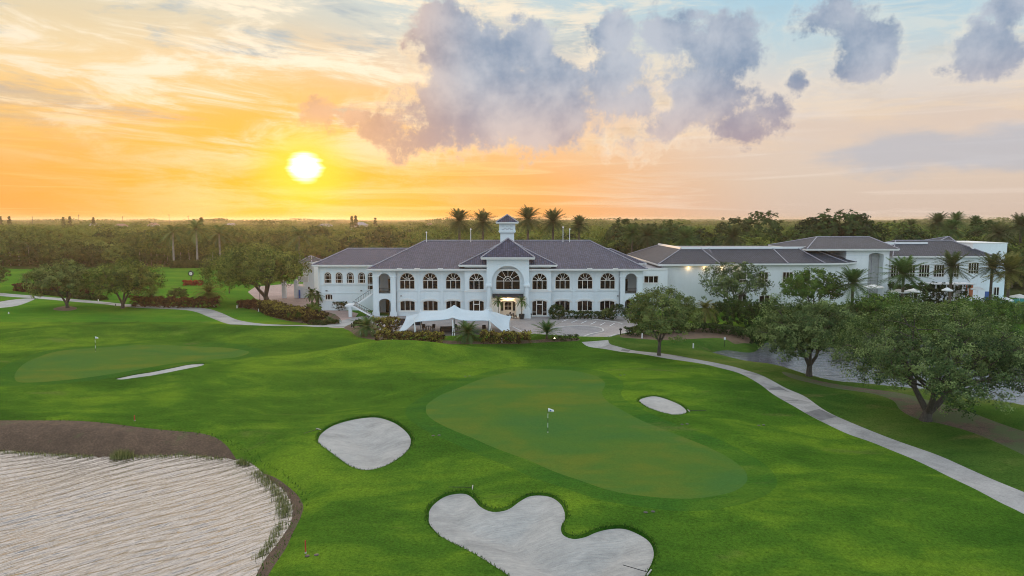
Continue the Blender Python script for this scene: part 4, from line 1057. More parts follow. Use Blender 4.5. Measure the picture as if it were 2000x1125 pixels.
pf = MB().ring(arch_out(cx, 1.6, .9, 2.6, 2.7, 4), arch_out(cx, 1.3, 1.05, 2.5, 2.6, 4), Yr+2.3, Yr+2.38).bar((cx, Yr+2.34, 1), (cx, Yr+2.34, 2.55), .06).bar((cx-.7, Yr+2.34, 1.8), (cx+.7, Yr+2.34, 1.8), .06).build('porch_window', M['white'], club)
MB().poly([(x, Yr+2.37, z) for x, z in arch_out(cx, 1.4, .95, 2.55, 2.65, 4)]).build('pane', M['glass'], pf)
for s in (-1, 1): MB().box(cx+s*1.15-.22, cx+s*1.15+.22, Yr+2.28, Yr+2.37, .9, 2.75).build('shutter', M['dark'], club)
aw = MB(); za, zb_ = P.z(575), P.z(581); aw.add([(cx-2.95, Yr-.02, za), (cx+2.95, Yr-.02, za), (cx+2.95, Yr-1.5, zb_+.25), (cx-2.95, Yr-1.5, zb_+.25), (cx-2.95, Yr-1.5, zb_), (cx+2.95, Yr-1.5, zb_), (cx+2.95, Yr-.02, zb_+.2), (cx-2.95, Yr-.02, zb_+.2)],
    [(0, 3, 2, 1), (3, 4, 5, 2), (1, 2, 5, 6), (0, 7, 4, 3), (4, 7, 6, 5)]); aw.build('awning', M['awn'], club)
for s in (-1, 1):
    xc = cx+s*(P.x(1029)-cx); m = MB()
    m.box(xc-.72, xc+.72, Yc-1.25, Yc-.003, -.2, 1.65); m.box(xc-.56, xc+.56, Yc-1.1, Yc-.004, 1.65, 1.95)
    m.lathe((xc, Yc-.6, 1.95), [(.5, 0), (.42, .15), (.40, 2.2), (.38, 4.0), (.5, 4.15)], 20)
    m.box(xc-.62, xc+.62, Yc-1.15, Yc-.005, 6.1, 6.45); m.box(xc-.5, xc+.5, Yc-.7, Yc-.006, 6.45, P.z(553))
    m.build('column', M['wall'], club, False)
m = MB().box(x0+.01, x1-.01, Yc-.12, Yc-.004, zc-1.0, zc-.82); m.box(x0+.01, x1-.01, Yc-.08, Yc-.003, P.z(566), P.z(564.6)); m.build('ledge', M['wall'], club)
MB().bar((cx-1.2, Yr-.55, P2.z(582.5)), (cx+1.2, Yr-.55, P2.z(582.5)), .16, .1).build('lamp', M['lampglow'], club)
# roofs
mx0, mx1 = Plane(131.9).x(718), Plane(131.9).x(1264)
R48 = Plane(148)
hip_roof(club, mx0, mx1, 131.4, 164.6, ze, R48.x(831), R48.x(1151), 148, R48.z(470))
Rb = Plane(130.9)
zb = Rb.z(517.5); hip_roof(club, Rb.x(896), Rb.x(1088), 130.9, 152, zb, Rb.x(992)-.05, Rb.x(992)+.05, 140.5, R48.z(467.5), yb=141)
Rc = Plane(129.6)
zcr = Rc.z(503); cw = (Rc.x(1045)-Rc.x(940))/2
roof_faces_c = hip_roof(club, Rc.x(992)-cw, Rc.x(992)+cw, 129.6, 140.4, zcr, Rc.x(992)-.02, Rc.x(992)+.02, 135.2, Plane(135.2).z(465.5), yb=135.3)
# small eave returns at the portico corners, gutter boxes
for px in (1150, 1200, 783, 817, 862): 
    MB().box(X(px)-.5, X(px)+.5, 131.2, 131.38, ze-.12, ze+.14).build('gutter_box', M['trim'], club)
# body behind the facade
MB().box(X(728)+.02, X(1255)-.02, Y0+6.8, 163.6, -.3, ze-.36).build('rear_wall', M['wall2'], club)
# cupola
Yk = 146; K = Plane(Yk); kx = K.x(990.8); s = Yk/FPX
cup = MB().box(kx-13.3*s, kx+13.3*s, Yk-13.3*s, Yk+13.3*s, R48.z(480), K.z(454)).build('cupola', M['wall'], club)
cup['label'] = 'square cupola with louvred upper stage and pointed tiled cap'
m = MB().box(kx-15.6*s, kx+15.6*s, Yk-15.6*s, Yk+15.6*s, K.z(455), K.z(437)); m.box(kx-16.6*s, kx+16.6*s, Yk-16.6*s, Yk+16.6*s, K.z(453), K.z(450.5))
m.build('upper_stage', M['wall'], cup)
m = MB(); yf = Yk-15.6*s
for r_, (z_, n_) in enumerate(((441, 3), (445, 2), (448, 3), (451.6, 2))):
    for k in range(n_):
        xx = kx+(k-(n_-1)/2)*8*s; m.box(xx-2.6*s, xx+2.6*s, yf-.05, yf-.003, K.z(z_+.8), K.z(z_))
m.build('louvre', M['cap'], cup)
kr = hip_roof(cup, kx-21.5*s, kx+21.5*s, Yk-21.5*s, Yk+21.5*s, K.z(434), kx-.01, kx+.01, Yk, Plane(Yk).z(419.5), yb=Yk+.01, fascia=.32)
# roof masts
for px, yt in ((834, 455), (920, 449), (1099, 445), (1112, 449)):
    p = Plane(147); xx = p.x(px); zz = p.z(yt); m = MB().tube([(xx, 147, R48.z(474)), (xx, 147, zz)], .07, 6)
    m.lathe((xx, 147, zz), [(.08, 0), (.17, .04), (.15, .25), (.05, .3)], 10).build('roof_antenna', M['white'], club)
# left wing
Yw = 141; W = Plane(Yw); zw = W.z(517.5)+.1
lh = []; lw = []; wz = (W.z(553.5), W.z(539), W.z(531.5)); w_ = 15*s*.96
for px in (640, 662, 684, 706): lh.append(arch_out(W.x(px), w_, *wz)); lw.append((W.x(px), w_, *wz, 'gothic'))
dz = (W.z(566), W.z(540), W.z(532)); lh.append(arch_out(W.x(724), 1.4, *dz)); 
lh.append(arch_out(W.x(641), w_, W.z(586), W.z(577), W.z(574.5))); lw.append((W.x(641), w_, W.z(586), W.z(577), W.z(574.5), 'three'))
wing = tag(empty('clubhouse_wing'), 'lower left wing of the clubhouse with four narrow arched windows', 'building')
panel('wall', Yw, [(W.x(622), -.3), (W.x(740), -.3), (W.x(740), zw-.3), (W.x(622), zw-.3)], lh, M['wall'], wing, .3)
for w in lw: window(wing, Yw, *w)
window(wing, Yw, W.x(724), 1.4, *dz, 'gothic')
MB().box(W.x(622), W.x(740), Yw-.1, Yw-.003, W.z(557.5), W.z(555.6)).build('ledge', M['wall'], wing)
MB().box(W.x(622), W.x(740), Yw-.06, Yw-.003, W.z(573), W.z(572)).build('ledge', M['wall'], wing)
MB().box(W.x(622), W.x(622)+.3, Yw+.31, 161, -.3, zw-.3).box(W.x(622)+.3, W.x(740), 160.6, 161, -.3, zw-.3).build('side_wall', M['wall'], wing)
MB().tube([(W.x(624), Yw-.1, 0), (W.x(624), Yw-.1, zw-.4)], .07, 6).build('downpipe', M['trim'], wing)
for px in (638, 706): MB().box(W.x(px)-.25, W.x(px)+.1, Yw-.25, Yw-.003, W.z(568.5), W.z(567)).build('wall_lamp', M['dark'], wing)
hip_roof(wing, W.x(612), W.x(775), Yw-1, 162, W.z(517), Plane(151).x(681), Plane(151).x(812), 151, Plane(151).z(485.5))
# right rear wing (mirror) seen only as roof
wing2 = tag(empty('clubhouse_wing'), 'rear right wing of the clubhouse whose roof shows above the main roof end', 'building')
MB().box(W.x(1205), W.x(1250), 150, 168, -.3, zw-.3).build('wall', M['wall2'], wing2)
hip_roof(wing2, Plane(149).x(1130), Plane(149).x(1262), 149, 169, 9.25, Plane(157).x(1130), Plane(157).x(1192), 157, Plane(157).z(486))
# outer staircase left of the portico
st = tag(empty('outer_staircase'), 'white outdoor staircase with landing at the left portico', 'staircase')
Ys = 131.0; Q = Plane(Ys)
def stair(name, xa, za, xb, zb2, n, y0, y1):
    m = MB()
    for i in range(n):
        f0, f1 = i/n, (i+1)/n; xx0 = xa+(xb-xa)*f0; xx1 = xa+(xb-xa)*f1; zz = za+(zb2-za)*(f0 if zb2 < za else f1)
        m.box(min(xx0, xx1), max(xx0, xx1)+.01, y0, y1, zz-.22, zz)
    return m.build(name, M['stone'], st)
lz = Q.z(596); lx0, lx1 = Q.x(672), Q.x(688)
MB().box(lx0, lx1, Ys, Ys+3.4, lz-.3, lz).build('landing', M['white'], st)
MB().box(lx1-.9, lx1-.3, Ys+.05, Ys+.6, -.2, lz-.3).build('support_column', M['wall'], st)
stair('lower_flight', lx1, lz, Q.x(727), 0.1, 12, Ys+.12, Ys+1.5)
stair('upper_flight', lx1, lz, Q.x(729), Q.z(572), 14, Ys+1.9, Ys+3.3)
for (a, b_, c, d, yy) in ((lx1, lz, Q.x(727), .1, Ys), (lx1, lz, Q.x(729), Q.z(571), Ys+1.8)):
    MB().bar((a, yy+.06, b_-.25), (c, yy+.06, d-.05), .3, .12).build('stringer', M['white'], st)
    m = MB().bar((a, yy+.08, b_+.8), (c, yy+.08, d+1.0), .06)
    for k in range(13): m.bar((a+(c-a)*k/12, yy+.08, b_+(d-b_)*k/12-.1), (a+(c-a)*k/12, yy+.08, b_+(d-b_)*k/12+.85), .035)
    m.build('handrail', M['dark'], st)
# connector between the two buildings
con = tag(empty('link_building'), 'flat-roofed white link with dark window strip between the two buildings', 'building')
Yn = 141; Pn = Plane(Yn); wn = Pn.x(1286)-Pn.x(1258)
panel('wall', Yn, [(Pn.x(1246), -.3), (Pn.x(1304), -.3), (Pn.x(1304), Pn.z(525)), (Pn.x(1246), Pn.z(525))], [rect_out(Pn.x(1272), wn, Pn.z(553), Pn.z(539))], M['wall2'], con, .3)
window(con, Yn, Pn.x(1272), wn, Pn.z(553), Pn.z(539.5), Pn.z(539), 'grid3')
MB().box(Pn.x(1246), Pn.x(1304), Yn+.31, 160, Pn.z(525)-.4, Pn.z(525)-.05).build('roof', M['greyroof'], con)
MB().box(Pn.x(1246)-.1, Pn.x(1304), Yn-.12, Yn-.003, Pn.z(525)-.25, Pn.z(525)+.12).build('parapet', M['trim'], con)

# ------------------------------------------------------------------ right building with the curved corner
A = tag(empty('annexe_building'), 'long white building with charcoal tiled roof and curved right corner behind the trees', 'building')
za = 9.45
foot = [(31.8, 182), (31.8, 144.6), (43, 144.6), (43, 146.6), (59, 147), (67, 147.6), (72.3, 149.4), (75.6, 152.6), (76.8, 158), (76.8, 182)]
eav = [(30.8, 183), (30.8, 143.6), (44, 143.6), (44, 145.6), (59.2, 146), (67.4, 146.6), (73.2, 148.5), (76.9, 152), (78.2, 158), (78.2, 183)]
top = [(37.5, 175), (37.5, 151.5), (42, 151.5), (44, 153), (58.6, 153.6), (64.5, 154.0), (67.5, 154.8), (69, 156.2), (69.6, 159), (69.6, 175)]
zt_ = 12.35
b = MB()
wall_w = []
for i in range(len(foot)-1):
    (xa, ya), (xb, yb) = foot[i], foot[i+1]
    if i in (2,): pass
    b.add([(xa, ya, -.3), (xb, yb, -.3), (xb, yb, za-.3), (xa, ya, za-.3)], [(0, 1, 2, 3)])
b.build('wall', M['wall2'], A)
ro = roof_faces('roof', [[(*eav[i], za), (*eav[i+1], za), (*top[i+1], zt_), (*top[i], zt_)] for i in range(len(eav)-1)], M['roof2'], A)
MB().poly([(x, y, zt_-.25) for x, y in top]).build('flat_roof', M['greyroof'], A)
m = MB()
for i in range(len(eav)-1):
    m.tube([(*eav[i], za+.04), (*top[i], zt_+.04)], .12, 6)
m.build('ridge_cap', M['cap'], ro)
m = MB()
for i in range(len(top)-1):
    (xa, ya), (xb, yb) = top[i], top[i+1]; t = Vector((xb-xa, yb-ya, 0)).normalized(); n_ = Vector((-t.y, t.x, 0))*.15
    m.add([(xa-n_.x, ya-n_.y, zt_-.1), (xb-n_.x, yb-n_.y, zt_-.1), (xb+n_.x, yb+n_.y, zt_-.1), (xa+n_.x, ya+n_.y, zt_-.1), (xa-n_.x, ya-n_.y, zt_+.38), (xb-n_.x, yb-n_.y, zt_+.38), (xb+n_.x, yb+n_.y, zt_+.38), (xa+n_.x, ya+n_.y, zt_+.38)],
          [(0, 1, 5, 4), (4, 5, 6, 7), (2, 3, 7, 6)])
m.build('parapet', M['white'], A)
m = MB()
for i in range(len(eav)-1):
    (xa, ya), (xb, yb) = eav[i], eav[i+1]; (xc, yc), (xd, yd) = foot[i], foot[i+1]
    m.add([(xa, ya, za-.36), (xb, yb, za-.36), (xb, yb, za-.012), (xa, ya, za-.012), (xc, yc, za-.36), (xd, yd, za-.36)], [(0, 1, 2, 3), (0, 4, 5, 1)])
m.build('fascia', M['trim'], A)
def flush_window(parent, cx, Yf, w, z0, z1, n, rows=True, rz=0.):
    """window unit standing 3 cm proud of its wall, turned by rz about its own centre"""
    m = MB(); m.box(-w/2, w/2, -.06, .04, z0, z0+.1); m.box(-w/2, w/2, -.06, .04, z1-.1, z1)
    for k in range(n+1): m.box(-w/2+w*k/n-.06, -w/2+w*k/n+.06, -.063, .037, z0+.101, z1-.101)
    if rows: m.box(-w/2, w/2, -.057, .03, z0+(z1-z0)*.3-.06, z0+(z1-z0)*.3+.06)
    f = m.build('window', M['frame'], parent); f.location = (cx, Yf, 0); f.rotation_euler = (0, 0, rz)
    MB().box(-w/2+.03, w/2-.03, -.02, .03, z0+.05, z1-.05).build('pane', M['glass'], f); return f
PA = Plane(147)
for px, yy, rz in ((1448, 146.75, .02), (1490, 146.85, .02), (1538, 146.95, .03), (1573, 147.25, .07), (1612, 148.6, .33), (1640, 150.9, .75)):
    xx = Plane(yy).x(px); flush_window(A, xx, yy-.05, 2.1 if rz < .3 else 1.9, PA.z(552), PA.z(531), 3, True, rz)
flush_window(A, PA.x(1494), 146.86, 2.2, PA.z(600), PA.z(577), 2)
flush_window(A, PA.x(1450), 146.75, 1.8, .3, 2.8, 2)
for px, yy in ((1344, 144.6), (1376, 144.6), (1409, 146.7), (1437, 146.75)):
    q = Plane(yy); xx = q.x(px); zz = q.z(520.5)
    f = MB().box(xx-.14, xx+.14, yy-.22, yy-.002, zz, zz+.2).build('wall_lamp', M['trim'], A)
    MB().box(xx-.1, xx+.1, yy-.2, yy-.03, zz-.06, zz-.004).build('bulb', M['lampglow'], f)
# ------------------------------------------------------------------ entrance block and far right wing
Bd = tag(empty('entrance_block'), 'tall white entrance block with deep arched niche and hip roof', 'building')
Ye = 152; E = Plane(Ye); ztop = E.z(489)
nic = arch_out(E.x(1709.5), E.x(1724)-E.x(1695), .3, E.z(499), E.z(494))
panel('wall', Ye, [(E.x(1651), -.3), (E.x(1735), -.3), (E.x(1735), ztop), (E.x(1651), ztop)], [nic], M['wall2'], Bd, 1.8,
      lambda q: q.box(E.x(1735)-.3, E.x(1735), Ye+.3, 172, -.3, ztop).box(E.x(1651), E.x(1651)+.3, Ye+.3, 172, -.3, ztop))
MB().box(E.x(1690), E.x(1730), Ye+1.9, Ye+2.2, -.2, E.z(490)).build('niche_wall', M['inner'], Bd)
MB().bar((E.x(1709.5), Ye+1.86, .2), (E.x(1709.5), Ye+1.86, E.z(495)), .12, .06).build('pilaster', M['cap'], Bd)
MB().box(E.x(1651), E.x(1695)-.2, Ye-.05, Ye-.003, E.z(499.5), E.z(498.5)).build('ledge', M['wall'], Bd)
E8 = Plane(159)
hip_roof(Bd, E.x(1570), E.x(1749), Ye-1, 174, E.z(486), Plane(162).x(1592), Plane(162).x(1694), 162, Plane(162).z(463), 'roof2')
MB().box(E.x(1575), E.x(1651)-.01, 160, 173, 0, E.z(489)).build('rear_wall', M['wall2'], Bd)
FW = tag(empty('pool_wing'), 'far right white wing with groups of narrow dark windows above the pool', 'building')
Yf = 155; Fp = Plane(Yf); zf = Fp.z(500)
MB().box(Fp.x(1735)+.35, Fp.x(1930), Yf, 176, -.3, zf-.3).build('wall', M['wall2'], FW)
hip_roof(FW, Fp.x(1735)+.2, Fp.x(1934), Yf-1, 178, zf, Plane(163).x(1745), Plane(163).x(1853), 163, Plane(163).z(470), 'roof2')
hip_roof(FW, Fp.x(1810), Fp.x(1905), Yf+3, 176, zf+1.0, Plane(165).x(1852), Plane(165).x(1854), 166, Plane(165).z(462.5), 'roof2')
MB().box(Fp.x(1722), Fp.x(1840), 161, 161.4, Plane(161).z(478), Plane(161).z(473)).build('parapet', M['white'], FW)
for px in (1749, 1776, 1804, 1833, 1862, 1900):
    flush_window(FW, Fp.x(px), Yf-.04, 2.3, Fp.z(541 if px < 1880 else 534), Fp.z(517 if px < 1880 else 513), 4)
for px in (1948,): flush_window(FW, Plane(157.9).x(px), 157.9, 1.2, .4, 3.2, 2)
TB = tag(empty('tall_white_block'), 'plain tall white block rising at the far right end of the pool wing', 'building')
T8 = Plane(158)
MB().box(T8.x(1896), T8.x(1963), 158, 172, -.3, Plane(158).z(476)).build('wall', M['wall2'], TB)
MB().box(T8.x(1896)-.1, T8.x(1963)+.1, 157.9, 172.1, Plane(158).z(476)+.003, Plane(158).z(474)).build('parapet', M['trim'], TB)
MB().box(T8.x(1948), T8.x(1949.5), 157.8, 157.995, T8.z(492), T8.z(490)).build('wall_lamp', M['dark'], TB)

# ------------------------------------------------------------------ gatehouse and small buildings on the left
gt = tag(empty('gatehouse'), 'small white gatehouse with square piers seen under the big oak', 'building')
Yg = 163; g = Plane(Yg)
for px in (553, 577): MB().box(g.x(px)-.45, g.x(px)+.45, Yg, Yg+.9, -.2, g.z(547)).build('pier', M['white'], gt)
MB().box(g.x(577)+.45, g.x(601), Yg+.3, Yg+.7, -.2, g.z(559)).build('low_wall', M['white'], gt)
MB().box(g.x(577)+.45, g.x(601), Yg+.28, Yg+.72, g.z(556)+.6, g.z(550)+1.2).build('lintel', M['trim'], gt)
MB().box(g.x(578)+.6, g.x(585), Yg-.3, Yg+.25, 0, 2.0).build('door', M['blue'], gt)
hip_roof(gt, g.x(586), g.x(612), Yg-1, Yg+8, g.z(512), g.x(597), g.x(600), Yg+4, g.z(502), 'roof2')
MB().box(g.x(588), g.x(610), Yg+1.5, Yg+6.5, -.2, g.z(514)).build('wall', M['wall2'], gt)

# far houses in the woods
def far_house(px, py, Yd, wpx, hpx, mat, label, seed):
    q = Plane(Yd); xx = q.x(px); s_ = Yd/FPX; zt = q.z(py); w = wpx*s_/2; hh = hpx*s_
    t = tag(empty('far_house'), label, 'house', 'houses in the far woods')
    MB().box(xx-w*.86, xx+w*.86, Yd, Yd+w*1.2, 0, zt-hh).build('wall', M['wall2'], t)
    V = [(xx-w, Yd-1, zt-hh), (xx+w, Yd-1, zt-hh), (xx+w, Yd+w*1.3, zt-hh), (xx-w, Yd+w*1.3, zt-hh), (xx-w*.45, Yd+w*.6, zt), (xx+w*.45, Yd+w*.6, zt)]
    MB().add(V, [(0, 1, 5, 4), (1, 2, 5), (2, 3, 4, 5), (3, 0, 4), (0, 3, 2, 1)]).build('roof', M[mat], t)
    b = MB(); [b.box(xx+w*f-w*.07, xx+w*f+w*.07, Yd-.1, Yd-.01, zt-hh*2.2, zt-hh*1.5) for f in (-.5, 0, .5)]; b.build('window', M['glass'], t)
far_house(237, 437, 560, 28, 6, 'terracotta', 'far house with reddish tiled roof left of the sun', 1)
far_house(186, 436, 640, 20, 4, 'greyroof', 'far house with pale grey roof at the left', 2)
far_house(302, 435, 700, 20, 5, 'terracotta', 'far house with tiled roof between the tallest pale palms', 3)
far_house(453, 436, 760, 24, 4, 'greyroof', 'far grey roof directly left of the sun', 4)
far_house(636, 437, 620, 30, 5, 'greyroof', 'far grey roof below the sun', 5)
far_house(702, 434, 560, 34, 6, 'greyroof', 'widest far grey roof right of the sun', 6)
far_house(838, 436, 680, 22, 4, 'terracotta', 'far roof left of the leftmost date palm', 7)

# ------------------------------------------------------------------ the tent
tent = tag(empty('stretch_tent'), 'pale blue-white stretch tent with pointed peaks in front of the clubhouse', 'tent')
fy, by = 107.5, 119.0
xL, xR = Plane(fy).x(770), Plane(fy).x(999)
NX, NY = 92, 30; V = []
pk = [(Plane(113).x(820), .5, 1.25), (Plane(113).x(886.5), .5, 1.75), (Plane(113).x(954), .5, 1.3)]
fr = [Plane(fy).x(808), Plane(fy).x(883), Plane(fy).x(956)]
for j in range(NY+1):
    v = j/NY
    for i in range(NX+1):
        u = i/NX; x = xL+(xR-xL)*u; y = fy+(by-fy)*v
        e = min(u, 1-u)*(xR-xL)
        inx = (xL+xR)/2; x = inx+(x-inx)*(1-.04*sin(pi*v))
        z = 2.75+.12*sin(pi*v)
        for px_, pv, a_ in pk: z += a_*(.55*math.exp(-abs((x-px_)/1.1)-abs((v-pv)/.16))+.45*math.exp(-((x-px_)/3.2)**2-((v-pv)/.42)**2))
        for px_ in fr: z += .38*math.exp(-abs((x-px_)/.75)-(v/.10))
        z -= .16*(1-math.exp(-min(abs(x-q) for q in fr)/2.))*math.exp(-v/.12)
        dl = math.exp(-(e/2.7)**2)*(1-.62*v)
        z = z*(1-.80*dl)
        z = max(z, .35)
        if v < .02:
            y += .35*abs(sin((x-fr[0])*.42))
        V.append((x, y, z))
Fq = [(j*(NX+1)+i, j*(NX+1)+i+1, (j+1)*(NX+1)+i+1, (j+1)*(NX+1)+i) for j in range(NY) for i in range(NX)]
can = link('canopy', mesh_np('canopy', V, Fq, M['fabric'], smooth=True), tent)
sol = can.modifiers.new('thick', 'SOLIDIFY'); sol.thickness = .04
for x in fr: MB().tube([(x, fy-.2, 0), (x, fy, 3.0)], .07, 8).build('pole', M['white'], tent); MB().tube([(x+.5, fy-1.2, 0), (x, fy, 3.0)], .05, 6).build('pole', M['white'], tent)
for px_, pv, a_ in pk: MB().tube([(px_, fy+(by-fy)*pv, 0), (px_, fy+(by-fy)*pv, 2.6+a_)], .09, 8).build('pole', M['white'], tent)
for x in (xL+.3, xR-.3):
    MB().tube([(x, by, 0), (x, by, 2.2)], .06, 8).build('pole', M['white'], tent)
    MB().tube([(x+(2.2 if x > inx else -1.6), fy+1.2, 0), (x, fy+.6, .62)], .035, 6).build('guy_rope', M['white'], tent)
MB().tube([(xR+.2, fy+3, 1.4), (xR+3.2, fy+1.8, .05)], .035, 6).build('guy_rope', M['white'], tent)

# furniture under the tent
def chair_thing(p, rz, label, group):
    t = tag(empty('patio_chair', p, rz), label, 'chair', group)
    MB().box(-.3, .3, -.3, .3, .38, .46).build('seat', M['wicker'], t)
    MB().add([(-.3, .26, .46), (.3, .26, .46), (.3, .38, 1.02), (-.3, .38, 1.02), (-.3, .32, .46), (.3, .32, .46), (.3, .44, 1.02), (-.3, .44, 1.02)], [(0, 1, 2, 3), (5, 4, 7, 6), (3, 2, 6, 7), (0, 3, 7, 4), (1, 5, 6, 2)]).build('backrest', M['wicker'], t)
    for sx in (-1, 1):
        MB().box(sx*.3-.03, sx*.3+.03, -.28, .36, .62, .67).build('armrest', M['wicker'], t)
        for sy in (-1, 1): MB().box(sx*.27-.03, sx*.27+.03, sy*.27-.03, sy*.27+.03, 0, .38 if sy > 0 else .64).build('leg', M['dark'], t)
    return t
gc = 'dark wicker chairs around the tent and terrace'
ch = chair_thing(flat(829, 645)+(0.,), .5, 'dark chair left of the small tent table', gc)
def chc(px, py, rz, label):
    c = copy_thing(ch, flat(px, py)+(0.,), rz, None, label); return c
chc(845, 645, -.5, 'dark chair right of the small tent table'); chc(946, 647, .2, 'single dark chair near the right front tent pole')
chc(893, 644, 2.5, 'dark chair behind the middle tent pole'); chc(1036, 618, 1.2, 'dark chair beside the right garden door'); chc(993, 620, -1.2, 'dark chair at the entrance terrace, left of the potted palm'); chc(1006, 622, 1.3, 'dark chair at the entrance terrace facing the planter')
def round_tab(px, py, label):
    t = tag(empty('patio_table', flat(px, py)+(0.,)), label, 'table')
    MB().lathe((0, 0, .7), [(.45, 0), (.47, .02), (.45, .04)], 16).build('tabletop', M['dark'], t)
    MB().lathe((0, 0, 0), [(.25, 0), (.05, .04), (.05, .7)], 10).build('leg', M['dark'], t)
round_tab(837, 645, 'small round table between the two chairs under the tent')
round_tab(999, 621, 'small round table on the entrance terrace')
sf = tag(empty('wicker_sofa', flat(872, 649)+(0.,), .1), 'dark wicker sofa left of the middle tent pole', 'sofa')
MB().box(-1, 1, -.4, .4, .12, .42).build('seat', M['wicker'], sf); MB().box(-1, 1, .28, .42, .42, .95).build('backrest', M['wicker'], sf)
for s_ in (-1, 1): MB().box(s_*1.0-.1, s_*1.0+.1, -.42, .44, .05, .68).build('armrest', M['wicker'], sf)
br = tag(empty('bar_counter', flat(800, 641)+(0., )), 'long dark counter at the left back of the tent', 'counter')
MB().box(-2.2, 1.6, 3.4, 4.2, 0, 1.05).build('body', M['wicker'], br); MB().box(-2.3, 1.7, 3.3, 4.3, 1.053, 1.12).build('top', M['dark'], br)
# potted palms by the entrance
for px, lab in ((973, 'potted palm left of the entrance arch'), (1019, 'potted palm right of the entrance arch')):
    x, y = flat(px, 614); y = 128.6; x = Plane(y).x(px)
    t = palm('potted_palm', (x, y, .5), 3.0, 1.5, 20, 300+px, lab, 'palmg', r0=.07, low=-50, nl=12, lw=.3)
    MB().lathe((0, 0, -.5), [(.38, 0), (.5, .5), (.55, .95), (.45, .95), (.4, .8)], 16).build('pot', M['dark'], t)

# ------------------------------------------------------------------ golf furniture
def flagstick(px, py, lab):
    p = G(px, py); t = tag(empty('flagstick', p), lab, 'golf flag')
    for k in range(5):
        MB().tube([(0, 0, .42*k+(0 if k else -.1)), (0, 0, .42*(k+1))], .02, 8).build('pole_band', M['white'] if k % 2 else M['black_white'], t)
    V = []; n = 10
    for k in range(n+1):
        u = k/n; V += [(.52*u, .06*sin(u*5), 2.14-.04*u-.10*u), (.52*u, .06*sin(u*5), 1.78+.05*u+.02*sin(u*6))]
    f = link('flag', mesh_np('flag', V, [(2*k, 2*k+1, 2*k+3, 2*k+2) for k in range(n)], M['white'], smooth=True), t)
    f.modifiers.new('thick', 'SOLIDIFY').thickness = .006
    m = MB(); c = (.24, 1.93)      # dark diamond emblem on the flag
    m.add([(c[0]-.07, -.03+.06*sin(2.3), c[1]), (c[0], -.03+.06*sin(2.3), c[1]-.07), (c[0]+.07, -.03+.06*sin(2.3), c[1]), (c[0], -.03+.06*sin(2.3), c[1]+.07)], [(0, 1, 2, 3)]).build('emblem', M['blue'], f)
    MB().lathe((0, 0, .004), [(.06, 0), (.06, .006)], 12).build('cup', M['white'], t)
flagstick(1070, 844, 'black and white banded flagstick with white flag on the main green')
flagstick(187, 686, 'flagstick with small white flag on the far left green')
def rake(px, py, rz, L, lab):
    p = G(px, py, .03); t = tag(empty('bunker_rake', p, rz), lab, 'rake')
    MB().tube([(0, 0, .02), (L, 0, .04)], .022, 6).build('handle', M['dark'], t)
    m = MB().box(-.03, .03, -.32, .32, 0, .06)
    for k in range(9): m.box(-.015, .015, -.3+k*.075-.008, -.3+k*.075+.008, -.06, .001)
    m.build('rake_head', M['stone'], t)
rake(923, 953, pi, 1.7, 'rake lying behind the three-lobed bunker'); rake(622, 839, radians(235), 1.6, 'rake lying left of the round bunker')
rake(1345, 803, .03, 1.7, 'rake lying at the right tip of the small oval bunker'); rake(1268, 1120, 2.6, 1.5, 'rake at the bottom edge, right of the three-lobed bunker')
rake(60, 584, .4, 1.5, 'rake beside the far left bunker')
def peg(px, py, h, lab, mat='white', w=.09, name='marker_post', cat='marker post'):
    p = G(px, py); t = tag(empty(name, p), lab, cat, 'marker posts along the course')
    MB().add([(-w, -w, -.1), (w, -w, -.1), (w, w, -.1), (-w, w, -.1), (-w*.8, -w*.8, h), (w*.8, -w*.8, h), (w*.8, w*.8, h), (-w*.8, w*.8, h), (0, 0, h+.06)],
             [(0, 1, 5, 4), (1, 2, 6, 5), (2, 3, 7, 6), (3, 0, 4, 7), (4, 5, 8), (5, 6, 8), (6, 7, 8), (7, 4, 8)]).build('post', M[mat], t)
    MB().box(-w*1.3, w*1.3, -w*1.3, w*1.3, -.1, .06).build('foot', M['stone'], t)
for a in ((418, 600, .5, 'short white post at the right end of the long red hedge'), (463, 602, .6, 'white post on the lawn left of the croton hedge'), (505, 609, .6, 'white post in front of the dark red croton hedge'),
          (551, 620, .65, 'white post in front of the tall croton mass'), (664, 632, .7, 'white post on the walkway edge'), (704, 655, .7, 'white post at the foot of the left bushy palm'), (980, 669, .6, 'white post in front of the right croton hedge'),
          (1254, 661, .8, 'white post in the shrub bed left of the tree trunk'), (1354, 680, .7, 'white post on the grass right of the tree trunk'), (192, 589, .5, 'white post beside the path between the round oaks'),
          (767, 667, .3, 'white cap beside the left croton hedge'), (17, 613, .35, 'tiny white marker at the far left below the bunker')):
    peg(*a)
peg(597, 1080, .75, 'red hazard stake on the grass near the lake', 'red', .035)
peg(263, 822, .5, 'small red stake above the brown bank', 'red', .04)
peg(687, 640, .8, 'short black bollard at the walkway end', 'dark', .1)
peg(226, 598, .5, 'black peg beside the right round oak', 'dark', .06)
def sprinkler(px, py, lab):
    p = G(px, py, .004); t = tag(empty('sprinkler_head', p), lab, 'sprinkler', 'irrigation covers in the turf')
    MB().lathe((0, 0, 0), [(.14, 0), (.14, .02), (.1, .03)], 14).build('cover', M['dark'], t); MB().lathe((.5, .12, 0), [(.14, 0), (.14, .02), (.08, .03)], 12).build('small_cover', M['dark'], t)
